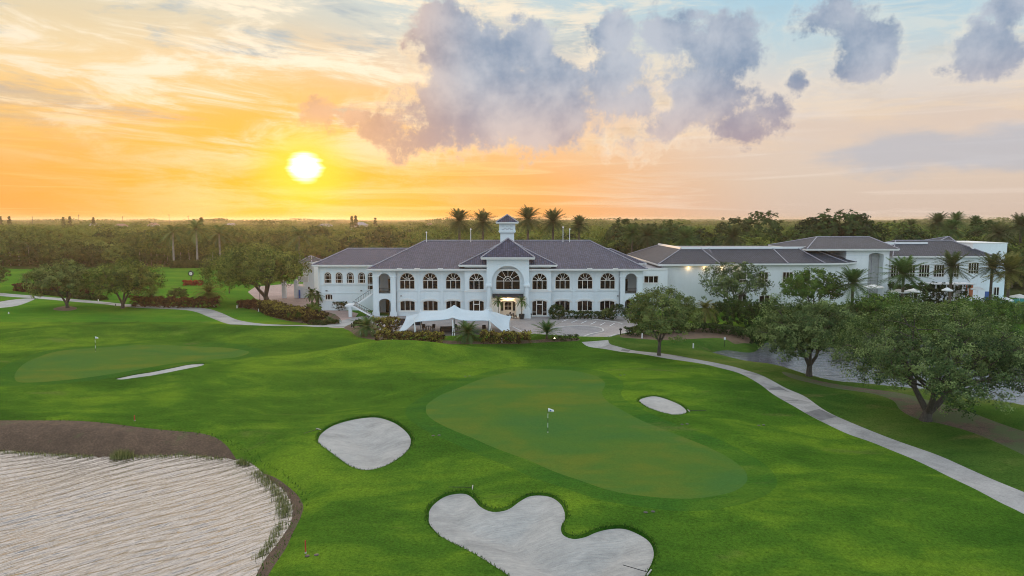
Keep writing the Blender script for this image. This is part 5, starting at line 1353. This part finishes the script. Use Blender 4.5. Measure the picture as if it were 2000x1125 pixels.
for a in ((1212, 733, 'irrigation covers right of the top of the main green'), (1332, 829, 'irrigation covers below the small oval bunker'), (1261, 1001, 'irrigation covers above the right lobe of the big bunker'), (909, 735, 'irrigation covers left of the top of the main green'),
          (846, 851, 'irrigation cover right of the round bunker'), (1482, 831, 'irrigation cover between the main green and the cart path'), (600, 1086, 'irrigation cover beside the red hazard stake'), (1480, 832, None)):
    if a[2]: sprinkler(*a)
# signs and lamps
sg = tag(empty('small_sign', G(1415, 676)), 'small white sign on a thin post near the pond head', 'sign')
MB().tube([(0, 0, -.1), (0, 0, 1.2)], .03, 6).build('post', M['dark'], sg); MB().box(-.14, .14, -.05, -.031, .95, 1.35).build('panel', M['white'], sg)
bl = tag(empty('bollard_lamp', flat(1212, 655)+(0.,)), 'dark mushroom-topped bollard lamp at the plaza exit', 'lamp')
MB().lathe((0, 0, 0), [(.09, 0), (.09, .8)], 10).build('post', M['dark'], bl); MB().lathe((0, 0, .8), [(.1, 0), (.24, .06), (.24, .3), (.08, .4)], 12).build('lamp_head', M['dark'], bl)
for px, py, lab in ((726, 651, 'lit garden spotlight at the foot of the left bushy palm'), (1083, 665, 'lit garden spotlight at the foot of the fan-like palm')):
    p = G(px, py); t = tag(empty('garden_light', p), lab, 'garden light'); MB().lathe((0, 0, -.05), [(.05, 0), (.05, .2), (.13, .25), (.13, .36)], 10).build('housing', M['dark'], t)
    MB().lathe((0, -.02, .312), [(.11, 0), (.12, .05), (.06, .09)], 10).build('bulb', M['whiteglow'], t)
def street_lamp(px, py, yt, lab):
    p = G(px, py); z = Plane(p[1]).z(yt)-p[2]; t = tag(empty('lamp_post', p), lab, 'street lamp')
    MB().lathe((0, 0, 0), [(.2, 0), (.13, .5), (.075, .7), (.06, z-.6)], 10).build('pole', M['dark'], t)
    MB().lathe((0, 0, z-.6), [(.1, 0), (.24, .15), (.2, .5), (.03, .65)], 10).build('lantern', M['dark'], t)
street_lamp(508, 592, 556, 'black lamp post in front of the big oak trunk'); street_lamp(448, 573, 552, 'thin black lamp post left of the big oak')
street_lamp(604, 585, 560, 'lamp post beside the left wing corner')
# post clock
p = G(374, 555); s_ = mpp(p); ck = tag(empty('post_clock', p), 'black four-faced post clock with white dial on the left lawn', 'clock')
MB().lathe((0, 0, 0), [(.42, 0), (.42, .25), (.2, .4), (.11, .6), (.10, 2.3), (.2, 2.4)], 14).build('post', M['dark'], ck)
m = MB(); n = 28; zc_ = 3.05
m.ring([(0+.72*cos(2*pi*k/n), zc_+.72*sin(2*pi*k/n)) for k in range(n)], [(.48*cos(2*pi*k/n), zc_+.48*sin(2*pi*k/n)) for k in range(n)], -.22, .22)
m.poly([(.72*cos(2*pi*k/n), .22, zc_+.72*sin(2*pi*k/n)) for k in range(n)]); m.box(-.2, .2, -.2, .2, 3.78, 3.95)
hd = m.build('clock_head', M['dark'], ck)
dl = MB().poly([(.5*cos(2*pi*k/n), -.15, zc_+.5*sin(2*pi*k/n)) for k in range(n)]).build('dial', M['white'], hd)
m = MB().bar((0, -.17, zc_), (.12, -.17, zc_+.26), .05, .02).bar((0, -.175, zc_), (-.3, -.175, zc_+.2), .035, .02)
for k in range(12): m.bar((.4*cos(k*pi/6), -.17, zc_+.4*sin(k*pi/6)), (.46*cos(k*pi/6), -.17, zc_+.46*sin(k*pi/6)), .03, .02)
m.build('hands', M['dark'], hd)
# white fence piece
fp = flat(661, 606); fe = tag(empty('white_fence', (fp[0], fp[1], 0)), 'short white two-rail fence beside the staircase landing', 'fence')
for x in (0, .95): MB().box(x-.06, x+.06, -.06, .06, 0, 1.25).build('post', M['white'], fe)
for z in (.4, .9): MB().box(.061, .889, -.03, .03, z, z+.12).build('rail', M['white'], fe)

# ------------------------------------------------------------------ pool terrace at the far right
pw = MB(); x0_, y0_ = flat(1955, 604); x1_, y1_ = flat(2060, 584)
struct(MB().poly([(flat(1760, 600)[0], 134, .02), (flat(2120, 600)[0], 134, .02), (flat(2120, 575)[0]+6, 155, .02), (flat(1760, 575)[0], 155, .02)]).build('pool_terrace', M['conc']))
struct(MB().poly([(x0_, y0_, .06), (x0_+22, y0_, .06), (x0_+24, y1_, .06), (flat(1955, 586)[0], y1_, .06)]).build('pool_water', M['teal']))
pg = tag(empty('pergola'), 'white pergola with coloured panels along the pool building', 'pergola')
Yp = 146; q = Plane(Yp)
for px in (1830, 1850, 1866, 1882, 1893): MB().box(q.x(px)-.12, q.x(px)+.12, Yp, Yp+.25, 0, q.z(556)).build('post', M['white'], pg)
MB().box(q.x(1822), q.x(1905), Yp-.2, Yp+3, q.z(556), q.z(554)).build('beam', M['white'], pg)
MB().box(q.x(1867), q.x(1880), Yp+.3, Yp+.4, .3, q.z(558)).build('panel', M['stone'], pg); MB().box(q.x(1890), q.x(1904), Yp+.3, Yp+.4, 2.2, q.z(557)).build('panel', M['orange'], pg)
cb_ = tag(empty('blue_cabana_door'), 'blue door panel beside the pool pergola', 'door'); MB().box(q.x(1927), q.x(1935), Yp, Yp+.2, .9, 3.4).build('panel', M['blue'], cb_); MB().box(q.x(1928), q.x(1935), Yp-.9, Yp-.2, 0, 1.2).build('cabinet', M['white'], cb_)
def parasol(px, pyt, Yd, wpx, lab, mat='white'):
    q = Plane(Yd); x = q.x(px); z = q.z(pyt); w = wpx*Yd/FPX/2; t = tag(empty('parasol', (x, Yd, 0)), lab, 'parasol', 'white parasols on the pool terrace')
    MB().tube([(0, 0, 0), (0, 0, z)], .04, 8).build('pole', M['white'], t)
    V = [(0, 0, z)]+[(w*cos(k*pi/4), w*sin(k*pi/4), z-.55) for k in range(8)]+[(w*cos(k*pi/4), w*sin(k*pi/4), z-.75) for k in range(8)]
    MB().add(V, [(0, 1+k, 1+(k+1) % 8) for k in range(8)]+[(1+k, 9+k, 9+(k+1) % 8, 1+(k+1) % 8) for k in range(8)]).build('canopy', M[mat], t)
for a in ((1911, 559, 140, 24, 'white parasol beside the orange panel'), (1707, 555, 142, 40, 'wide white parasol below the arched niche'), (1757, 564, 138, 36, 'white parasol left of the bright green palm trunk'), (1786, 563, 140, 30, 'white parasol right of the bright green palm trunk'),
          (1968, 580, 136, 26, 'pale parasol left of the pool slide'), (1994, 574, 138, 34, 'white and blue parasol at the right edge by the pool'), (1852, 561, 138, 20, 'small white parasol left of the pergola panels')):
    parasol(*a)
wc = chair_thing((Plane(136).x(1873), 136, 0), 2.6, 'white pool chair beside the terrace', None)
for c in wc.children: c.data.materials[0] = M['white']
del wc['category']; wc['category'] = 'chair'

# ------------------------------------------------------------------ woods
rf = random.Random(77)
def forest_variant(seed, W, Ht, th, mat, leaf, nl=9, nc=280, npr=15):
    r_ = np.random.default_rng(seed); lob, _, _, _ = crown_centres(W, Ht, th, nl, 4, seed, .12)
    q = r_.random(nc); el = np.arcsin(1-1.45*q); az = np.arange(nc)*2.39996+r_.uniform(-.3, .3, nc)
    bump_ = 1+.13*np.sin(az*3+seed)*np.cos(el*4+seed)+.10*np.sin(az*5+el*7+seed*2)+r_.uniform(-.06, .06, nc)
    cc = np.column_stack([np.cos(el)*np.cos(az)*W/2*bump_, np.cos(el)*np.sin(az)*W/2*bump_, th+(Ht-th)*.42+np.sin(el)*(Ht-th)*.56*bump_])
    ow = outward(cc, th, Ht, W)*1.5
    V, F, T = leaves(cc, np.full(nc, W*.06)*r_.uniform(.6, 1.3, nc), npr, leaf, seed, np.clip(r_.normal(.5, .17, nc), 0, 1), outw=ow)
    c = mesh_np('crown', V, F, M[mat], T); b = trunk_mesh(lob, th, W*.022, seed, n=6)
    me = bpy.data.meshes.new('trunk'); me.from_pydata(b.v, [], b.f); me.materials.append(M['bark']); me.update()
    return c, me
FV = [forest_variant(500+i, W, Ht, th, mt, lf) for i, (W, Ht, th, mt, lf) in enumerate([
    (13, 10.5, 2.6, 'forest', .62), (11, 11.5, 3.2, 'forest', .58), (15, 11.0, 2.8, 'forest', .66), (10, 12.0, 4.0, 'forestdk', .55), (12, 9.8, 2.2, 'forest', .6), (9, 12.5, 4.5, 'forestdk', .5), (14, 10.2, 2.4, 'oak', .62), (8, 9.0, 2.5, 'bright', .5)])]
def forest_tree(x, y, v, sc, rz, label, group, name='woodland_tree'):
    t = tag(empty(name, (x, y, float(h0(x, y))), rz), label, 'tree', group); t.scale = (sc, sc, sc*rf.uniform(.92, 1.08))
    c, k = FV[v]; link('crown', c, t); link('trunk', k, t); return t
cands = []
def blocked(x, y):
    if y < 182 and x > -52: return True
    if x < -18 and y < 283-max(0, (x+45))*.0 - (0 if x < -48 else (x+48)*2.2): return True
    if 26 < x < 118 and y < 190: return True
    return False
yy = 176.0
while yy < 1400:
    sp = max(10.0, yy*.028); xx = -.80*yy-12+rf.uniform(0, sp)
    while xx < .80*yy+12:
        x = xx+rf.uniform(-.3, .3)*sp; y = yy+rf.uniform(-.3, .3)*sp
        if not blocked(x, y): cands.append((x, y, sp))
        xx += sp
    yy += sp*.92
cands.sort(key=lambda c: c[1]+(0 if c[0] > -40 else -105))
near = cands[:290]; rest = cands[290:]
for i, (x, y, sp) in enumerate(near):
    left = x < -30
    v = rf.choice([0, 0, 1, 2, 2, 4, 6, 3]) if left else rf.choice([0, 1, 2, 3, 3, 4, 5, 5, 6, 7])
    lab, gr = (('broad leafy tree in the hazy wood beyond the left lawn', 'trees of the wood beyond the left lawn') if left else ('leafy tree in the dense wood behind the clubhouse and right building', 'trees of the wood behind the buildings'))
    grow = float(np.interp(y, [282, 330], [1.0, 1.14])) if left else float(np.interp(y, [180, 260], [.85, 1.06])) if 600 < 1000+1333*x/y < 1190 else float(np.interp(y, [180, 215, 260], [.92, 1.25, 1.5]))
    tt = forest_tree(x, y, v, grow*rf.choice([.78, .85, .95, 1.0, 1.05, 1.15]), rf.uniform(0, 6.28), lab, gr)
# the very tall dark tree on the right skyline and its neighbours
for px, pyt, Yd, v, lab in ((1635, 409, 205, 3, 'tallest dark green tree breaking the skyline on the right'), (1600, 425, 208, 5, 'dark tree left of the tallest skyline tree'), (1665, 428, 204, 5, 'dark tree right of the tallest skyline tree'), (1745, 424, 232, 2, 'broad round-topped tree on the right skyline')):
    q = Plane(Yd); z = q.z(pyt); x = q.x(px); t = forest_tree(x, Yd, v, z/12.0, .7, lab, None, 'tall_tree')
# near-skyline slender trunks under the wood edge on the left
gl = 'slender trunks at the edge of the left wood'
sl = None
for k, px in enumerate([287, 296, 305, 312, 321, 331, 345, 352, 362, 371, 395, 405, 412, 275, 268]):
    p = G(px, 519-(k % 3)*.6); x, y = p[0]+rf.uniform(-1, 1), p[1]+rf.uniform(0, 4)
    if sl is None:
        sl = tag(empty('slender_tree', (x, y, 0)), 'thin pale-trunked tree at the wood edge behind the tall pale palms', 'tree', gl)
        MB().tube([(0, 0, -.3), (.1, 0, 3), (.3, .1, 7)], [.16, .13, .07], 7).build('trunk', M['palebark'], sl, True)
        lob, cc, cr, ct = crown_centres(5.5, 9, 4.2, 8, 12, 900); Vv, Ff, Tt = leaves(cc, cr*1.2, 12, .5, 901, ct); link('crown', mesh_np('crown', Vv, Ff, M['forest'], Tt), sl)
    else: copy_thing(sl, (x, y, 0), rf.uniform(0, 6), rf.uniform(.85, 1.15))
# remaining woods as one mass
r = np.random.default_rng(9)
yy = 1400.0
while yy < 4200:
    sp = yy*.026; xs = np.arange(-.85*yy, .85*yy, sp)
    rest += [(x+r.uniform(-.3, .3)*sp, yy+r.uniform(-.3, .3)*sp, sp) for x in xs]; yy += sp
A_ = np.array(rest); base = len(A_)
nc = 16; cen = np.repeat(A_, nc, 0); n = len(cen)
d = r.normal(size=(n, 3)); d[:, 2] = np.abs(d[:, 2])+.1; d /= np.linalg.norm(d, axis=1, keepdims=True)
hh = np.repeat(r.uniform(7.4, 12.6, base)*np.where((r.random(base) < .06) & (A_[:, 1] > 620), 1.4, 1.)*np.interp(A_[:, 1], [250, 500, 900], [1.25, 1.15, 1.05])*np.where(A_[:, 1] > 900, 1.08, 1.)+1.6*np.sin(A_[:, 0]*.011+2)*np.sin(A_[:, 0]*.0037+A_[:, 1]*.002)*(A_[:, 1] > 600), nc); rad = cen[:, 2]*.5
cc = np.column_stack([cen[:, 0]+d[:, 0]*rad, cen[:, 1]+d[:, 1]*rad, hh-3.4+d[:, 2]*3.1])
lf = .55+cen[:, 1]*.0012
npr = 12
Vc, Fc, Tc = leaves(cc, cen[:, 2]*.22, npr, 1.0, 12, np.clip(np.repeat(r.normal(.5, .26, base), nc)+r.normal(0, .08, n), 0, 1), outw=d*1.4)
# scale each leaf about its centre to suit its distance
Vq = Vc.reshape(-1, 4, 3); mid = Vq.mean(1, keepdims=True); sc_ = np.repeat(np.maximum(lf, cen[:, 2]*.105), npr)[:, None, None]
Vc = (mid+(Vq-mid)*sc_); mz = mid[:, :, 2:3]; top_ = np.repeat(cc[:, 2], npr)[:, None, None]
Vc[:, :, 2:3] = top_+np.clip(Vc[:, :, 2:3]-top_, -2.2, 1.5)
o = link('distant_wood', mesh_np('distant_wood', Vc.reshape(-1, 3), Fc, M['forest'], Tc))
tag(o, 'hazy distant woodland reaching the horizon', 'woods', None, 'stuff')
# under-canopy mass: dark shrub layer that closes the wood edge
hedge('undergrowth', [(-60, 519), (60, 519), (180, 519), (300, 518), (420, 517), (520, 515), (600, 512)], 7, 3.6, .7, 'forestdk', 240, 'dark undergrowth along the edge of the left wood', cat='undergrowth', dens=1.3, nper=18)
# power poles and pines on the skyline
for k, (px, hpx) in enumerate(((161, 412), (336, 411), (373, 414), (246, 415), (71, 415), (1870, 421))):
    q = Plane(900); t = tag(empty('utility_pole', (q.x(px), 900, 0)), 'thin utility pole on the %s skyline' % ('left' if px < 1000 else 'right'), 'utility pole', 'utility poles on the skyline')
    MB().tube([(0, 0, 0), (0, 0, q.z(hpx+7))], .22, 6).build('pole', M['dark'], t); MB().box(-1.4, 1.4, -.1, .1, q.z(hpx+7)-1.5, q.z(hpx+7)-1.2).build('crossarm', M['dark'], t)
def pine(px, pyt, Yd, lab, seed):
    q = Plane(Yd); z = q.z(pyt); t = tag(empty('skyline_pine', (q.x(px), Yd, 0)), lab, 'tree', 'pointed pines on the skyline'); r_ = np.random.default_rng(seed)
    n = 90; f = r_.uniform(.3, 1, n); rr = (1-f)*z*.15+.3; a = r_.uniform(0, 6.28, n)
    cc = np.column_stack([rr*np.cos(a), rr*np.sin(a), f*z]); V, F, T = leaves(cc, np.full(n, .8), 10, .9, seed, r_.random(n))
    link('crown', mesh_np('crown', V, F, M['forestdk'], T), t); MB().tube([(0, 0, 0), (0, 0, z)], [.35, .05], 6).build('trunk', M['bark'], t)
for k, (px, py, Yd, lab) in enumerate(((9, 421, 640, 'pointed pine on the far left skyline'), (26, 423, 640, 'second pointed pine from the left on the skyline'), (131, 424, 620, 'left pine of the skyline pair above the round oaks'), (143, 423, 620, 'right pine of the skyline pair above the round oaks'),
                                   (398, 425, 480, 'small pine on the skyline above the tallest pale palm'), (690, 421, 520, 'feathery pine on the skyline right of the sun'), (697, 422, 530, 'second feathery pine on the skyline right of the sun'), (735, 426, 600, 'low pine on the skyline between the sun and the date palms'), (189, 425, 640, 'wide low pine on the left skyline'))):
    pine(px, py, Yd, lab, 700+k)

# ------------------------------------------------------------------ air
hz = bpy.data.materials.new('haze_air'); hz.use_nodes = True; nt = hz.node_tree; nt.nodes.clear()
out = nt.nodes.new('ShaderNodeOutputMaterial'); pv = nt.nodes.new('ShaderNodeVolumePrincipled')
pv.inputs['Color'].default_value = (.98, .80, .60, 1); pv.inputs['Density'].default_value = .00019; pv.inputs['Anisotropy'].default_value = .65
nt.links.new(pv.outputs[0], out.inputs['Volume'])
hb = MB().box(-4450, 4450, -100, 4450, -4, 26).build('haze', hz); hb['kind'] = 'stuff'; hb['label'] = 'thin warm evening haze over the whole place'

# ------------------------------------------------------------------ sky
SUN_AZ = math.degrees(atan((595-1000)/FPX/ (cos(PIT)+(562.5-326)/FPX*sin(PIT))))
def ang(px, py):
    dx, dy, dz = ray(px, py); return math.degrees(atan2(dx, dy)), math.degrees(atan2(dz, hypot(dx, dy)))
SA, SE = ang(595, 326)
w = bpy.data.worlds.new('World'); S.world = w; w.use_nodes = True; nt = w.node_tree; n = N(nt)
bg = nt.nodes['Background']; bg.inputs['Strength'].default_value = 1.0
tc = n.new('ShaderNodeTexCoord').outputs['Generated']
sp = n.new('ShaderNodeSeparateXYZ'); n.put(sp.inputs[0], tc); dx, dy, dz = sp.outputs
Az = n.m('MULTIPLY', n.m('ARCTAN2', dx, dy), 180/pi); El = n.m('MULTIPLY', n.m('ARCSINE', dz), 180/pi)
e01 = n.m('DIVIDE', El, 40.0, clamp=True)
def rmp(st): return n.ramp(e01, [(e/40, lin(*c)) for e, c in st])
left = rmp([(0, (240, 165, 80)), (3, (246, 174, 82)), (7, (250, 194, 108)), (11, (246, 214, 160)), (15, (226, 212, 182)), (20, (214, 210, 200)), (24, (250, 232, 205)), (40, (245, 232, 215))])
mid = rmp([(0, (252, 166, 80)), (3, (250, 176, 98)), (7, (246, 200, 150)), (11, (232, 208, 186)), (15, (206, 212, 208)), (20, (172, 208, 226)), (26, (225, 215, 205)), (40, (220, 215, 210))])
right = rmp([(0, (212, 190, 176)), (3, (218, 198, 182)), (7, (224, 206, 194)), (10, (222, 214, 206)), (13, (190, 210, 218)), (18, (158, 204, 228)), (40, (140, 190, 228))])
col = n.mix(n.ss(-32, -2, Az), left, mid); col = n.mix(n.ss(-2, 24, Az), col, right)
# sun glow
da = n.m('SUBTRACT', Az, SA); de = n.m('SUBTRACT', El, SE)
dist = n.m('SQRT', n.m('ADD', n.m('POWER', n.m('MULTIPLY', da, .72), 2), n.m('POWER', n.m('MULTIPLY', de, 1.2), 2)))
dist = n.m('ADD', dist, n.m('MULTIPLY', n.m('SUBTRACT', n.noise(n.mapping(tc, sc=(3, 3, 18)), 2.2, 4), .5), 2.2))
g1 = n.ss(15, 1.0, dist); col = n.mix(n.m('MULTIPLY', g1, .8), col, (1.0, .47, .0, 1))
# streaky high cloud
vv = n.new('ShaderNodeCombineXYZ'); n.put(vv.inputs[0], n.m('ADD', Az, n.m('MULTIPLY', El, 1.1))); n.put(vv.inputs[1], El)
st1 = n.noise(n.mapping(vv.outputs[0], loc=(3.1, 1.7, 0), sc=(.055, .26, 1)), 1., 9, .60, .25, '2D')
st2 = n.noise(n.mapping(vv.outputs[0], loc=(13.1, 5.7, 0), sc=(.10, .48, 1)), 1., 9, .66, .35, '2D')
win = n.m('MULTIPLY', n.ss(3.5, 9, El), n.ss(22, -6, Az, .28, 1.))
cre = n.mix(n.ss(14, 3, El), (1.0, .86, .66, 1), (1.0, .66, .30, 1)); gry = n.mix(n.ss(14, 4, El), (.42, .49, .53, 1), (.72, .44, .22, 1))
col = n.mix(n.m('MULTIPLY', n.m('MULTIPLY', n.ss(.50, .38, st1), .95), win), col, gry)
col = n.mix(n.m('MULTIPLY', n.m('MULTIPLY', n.ss(.47, .66, st2), .95), win), col, cre)
# bright veil around the upper sun side
veil = n.m('MULTIPLY', n.ss(19, 3, n.m('SQRT', n.m('ADD', n.m('POWER', n.m('MULTIPLY', n.m('SUBTRACT', Az, -18), .7), 2), n.m('POWER', n.m('SUBTRACT', El, 12.5), 2)))), n.ss(.35, .7, st2))
col = n.mix(n.m('MULTIPLY', veil, .6), col, (1.0, .90, .70, 1))
# low streaks near the horizon
st3 = n.noise(n.mapping(vv.outputs[0], loc=(7, 2, 0), sc=(.05, 1.1, 1)), 1., 6, .6, .6, '2D')
col = n.mix(n.m('MULTIPLY', n.m('MULTIPLY', n.ss(.5, .72, st3), n.ss(12, 5, El)), .45), col, n.mix(n.ss(-5, 18, Az), (1., .68, .26, 1), (.86, .74, .66, 1)))
# cumulus banks
def puff(scale, det, loc, rough=.58): return n.noise(n.mapping(tc, loc=loc), scale, det, rough, .15)
pa = puff(11, 9, (1.3, 0, 0), .62); pb = puff(34, 8, (0, 2.3, 0), .68)
pn = n.m('ADD', n.m('MULTIPLY', n.m('SUBTRACT', pa, .5), 1.9), n.m('MULTIPLY', n.m('SUBTRACT', pb, .5), 1.5))
BL = [(870, 60, 90, 75), (930, 120, 120, 110), (905, 215, 135, 75), (1015, 95, 75, 80), (1060, 195, 105, 105), (1000, 235, 170, 62), (860, 225, 120, 65), (1090, 240, 70, 55), (730, 250, 90, 36), (650, 222, 55, 40), (840, 255, 120, 42),
      (1195, 75, 52, 60), (1205, 150, 75, 80), (1310, 60, 75, 52), (1420, 95, 80, 80), (1370, 190, 110, 90), (1440, 245, 80, 52), (1290, 255, 110, 42), (1495, 212, 44, 34),
      (1640, 22, 90, 52), (1700, 100, 78, 76), (1930, 95, 80, 74), (1975, 20, 70, 55), (1562, 162, 28, 24), (1835, 132, 32, 16), (1100, 262, 95, 40), (740, 245, 120, 52), (850, 262, 130, 50), (625, 220, 60, 42), (690, 235, 70, 45), (960, 190, 120, 110), (1320, 225, 110, 60), (1240, 200, 90, 70)]
fld = None
for (px, py, rx, ry) in BL:
    a0, e0 = ang(px, py); a1, _ = ang(px+rx, py); _, e1 = ang(px, py-ry)
    q1 = n.m('DIVIDE', n.m('SUBTRACT', Az, a0), abs(a1-a0)); q2 = n.m('DIVIDE', n.m('SUBTRACT', El, e0), abs(e1-e0))
    d_ = n.m('SUBTRACT', 1., n.m('SQRT', n.m('ADD', n.m('MULTIPLY', q1, q1), n.m('MULTIPLY', q2, q2))))
    d_ = n.m('MULTIPLY', d_, max(.45, min(1.4, min(rx, ry)/70)))
    if fld is None: fld = d_
    else:
        sm = n.new('ShaderNodeMath', operation='SMOOTH_MAX'); n.put(sm.inputs[0], fld); n.put(sm.inputs[1], d_); sm.inputs[2].default_value = .18; fld = sm.outputs[0]
cf = n.m('ADD', n.m('SUBTRACT', fld, .02), pn)
mask = n.ss(-.06, .34, cf)
rim = n.m('MULTIPLY', n.ss(-.26, .02, cf), n.ss(.42, .60, puff(4, 5, (1, 8, 2)), .10, .85))
rim = n.m('MULTIPLY', rim, n.ss(6, 16, Az, 1., .4))
colr = n.mix(n.ss(-14, 4, Az), (1.0, .70, .38, 1), (1.0, .86, .68, 1))
col = n.mix(n.m('MULTIPLY', rim, n.ss(.35, .62, puff(5, 4, (4, 4, 1)), .25, .9)), col, colr)
cb1 = n.mix(n.ss(5, 12.5, El), (.40, .32, .37, 1), (.20, .285, .425, 1))
cb2 = n.mix(n.ss(5, 12.5, El), (.66, .53, .50, 1), (.50, .54, .62, 1))
warm = n.ss(-2, -15, Az)
cb1 = n.mix(warm, cb1, (.62, .33, .20, 1)); cb2 = n.mix(warm, cb2, (.80, .46, .27, 1))
shade = n.ss(.40, .61, n.m('ADD', n.m('MULTIPLY', puff(6, 8, (2, 7, 3), .6), .7), n.m('MULTIPLY', puff(17, 6, (5, 1, 2)), .3)))
cc_ = n.mix(shade, cb1, cb2)
op = n.m('MULTIPLY', mask, n.ss(.0, .5, cf, .75, .97))
col = n.mix(op, col, cc_)
# grey veil low on the right
q1 = n.m('DIVIDE', n.m('SUBTRACT', Az, ang(1850, 300)[0]), 9.5); q2 = n.m('DIVIDE', n.m('SUBTRACT', El, ang(1850, 300)[1]), 2.2)
gv = n.m('ADD', n.m('SUBTRACT', 1., n.m('SQRT', n.m('ADD', n.m('MULTIPLY', q1, q1), n.m('MULTIPLY', q2, q2)))), n.m('MULTIPLY', n.m('SUBTRACT', n.noise(n.mapping(tc, sc=(1, 1, 3)), 8, 7, .6), .5), 1.6))
col = n.mix(n.m('MULTIPLY', n.ss(0, .5, gv), .6), col, (.42, .47, .57, 1))
# the disc with its bloom in thin cloud
dd = n.m('SQRT', n.m('ADD', n.m('POWER', da, 2), n.m('POWER', n.m('MULTIPLY', de, 1.15), 2)))
dd = n.m('ADD', dd, n.m('MULTIPLY', n.m('SUBTRACT', n.noise(n.mapping(tc, sc=(2, 2, 30)), 6, 3), .5), .9))
col = n.mix(n.ss(5.2, .5, dd), col, (1.15, .70, .03, 1)); col = n.mix(n.ss(1.6, .45, dd), col, (3.4, 3.0, 2.0, 1))
# unseen sky overhead and behind the camera: made-up blue-white brightness lighting the facade
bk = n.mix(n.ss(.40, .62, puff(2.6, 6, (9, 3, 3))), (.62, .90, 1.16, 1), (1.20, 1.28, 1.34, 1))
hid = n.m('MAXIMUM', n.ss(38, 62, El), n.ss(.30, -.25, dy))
col = n.mix(n.m('MULTIPLY', n.ss(17.4, 23, El), n.ss(-.1, .45, dy)), col, (1.95, 1.78, 1.64, 1))  # cream glow added above the frame to brighten the lake's reflections
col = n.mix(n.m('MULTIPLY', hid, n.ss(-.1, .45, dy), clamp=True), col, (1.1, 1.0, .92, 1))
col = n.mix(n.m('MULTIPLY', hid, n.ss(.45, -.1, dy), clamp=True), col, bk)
col = n.mix(n.ss(48, 68, El), col, n.mix(.35, (.48, .56, .66, 1), bk))  # zenith dimmed so wave faces turned to the camera reflect dark
sk = n.new('ShaderNodeTexSky', sky_type='NISHITA'); sk.sun_disc = False; sk.sun_elevation = radians(SE); sk.sun_rotation = radians(SA); sk.altitude = 10
add = n.new('ShaderNodeMix', data_type='RGBA', blend_type='ADD'); add.inputs[0].default_value = 1.
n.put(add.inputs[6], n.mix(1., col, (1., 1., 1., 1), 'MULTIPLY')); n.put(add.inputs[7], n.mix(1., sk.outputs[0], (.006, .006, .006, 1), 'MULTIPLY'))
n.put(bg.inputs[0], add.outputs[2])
w.cycles.sampling_method = 'MANUAL'; w.cycles.sample_map_resolution = 1024

# ------------------------------------------------------------------ lights
sd = bpy.data.lights.new('sun', 'SUN'); sd.energy = 1.5; sd.angle = radians(1.5); sd.color = (1., .62, .30)
so = bpy.data.objects.new('sun', sd); C.objects.link(so)
v = Vector((sin(radians(SA))*cos(radians(SE)), cos(radians(SA))*cos(radians(SE)), sin(radians(SE))))
so.rotation_euler = (-v).to_track_quat('-Z', 'Y').to_euler(); so.location = (0, 0, 60)
def lamp(name, loc, e, col=(1, .66, .3), r=.15):
    l = bpy.data.lights.new(name, 'POINT'); l.energy = e; l.color = col; l.shadow_soft_size = r
    o = bpy.data.objects.new(name, l); o.location = loc; C.objects.link(o)
lamp('entrance_lamp', (cx, Yr-.55, P2.z(582.5)-.35), 170, r=.35)
for px, yy in ((1344, 144.6), (1376, 144.6), (1409, 146.7), (1437, 146.75)):
    q = Plane(yy); lamp('eave_lamp', (q.x(px), yy-.42, q.z(520.5)-.35), 20)

# ------------------------------------------------------------------ camera and view
cam = bpy.data.cameras.new('camera'); cam.sensor_width = 36; cam.lens = FPX*36/2000; cam.clip_end = 12000; cam.clip_start = .5
co = bpy.data.objects.new('camera', cam); C.objects.link(co); co.location = (0, 0, H); co.rotation_euler = (pi/2-PIT, 0, 0)
S.camera = co
vs = S.view_settings; vs.view_transform = 'Standard'; vs.look = 'None'; vs.exposure = 0; vs.gamma = 1
S.cycles.volume_bounces = 1; S.cycles.max_bounces = 6; S.cycles.diffuse_bounces = 3; S.cycles.transmission_bounces = 3; S.cycles.transparent_max_bounces = 4
S.cycles.sample_clamp_indirect = 4
S.cycles.use_denoising = True
S.cycles.filter_width = 1.0
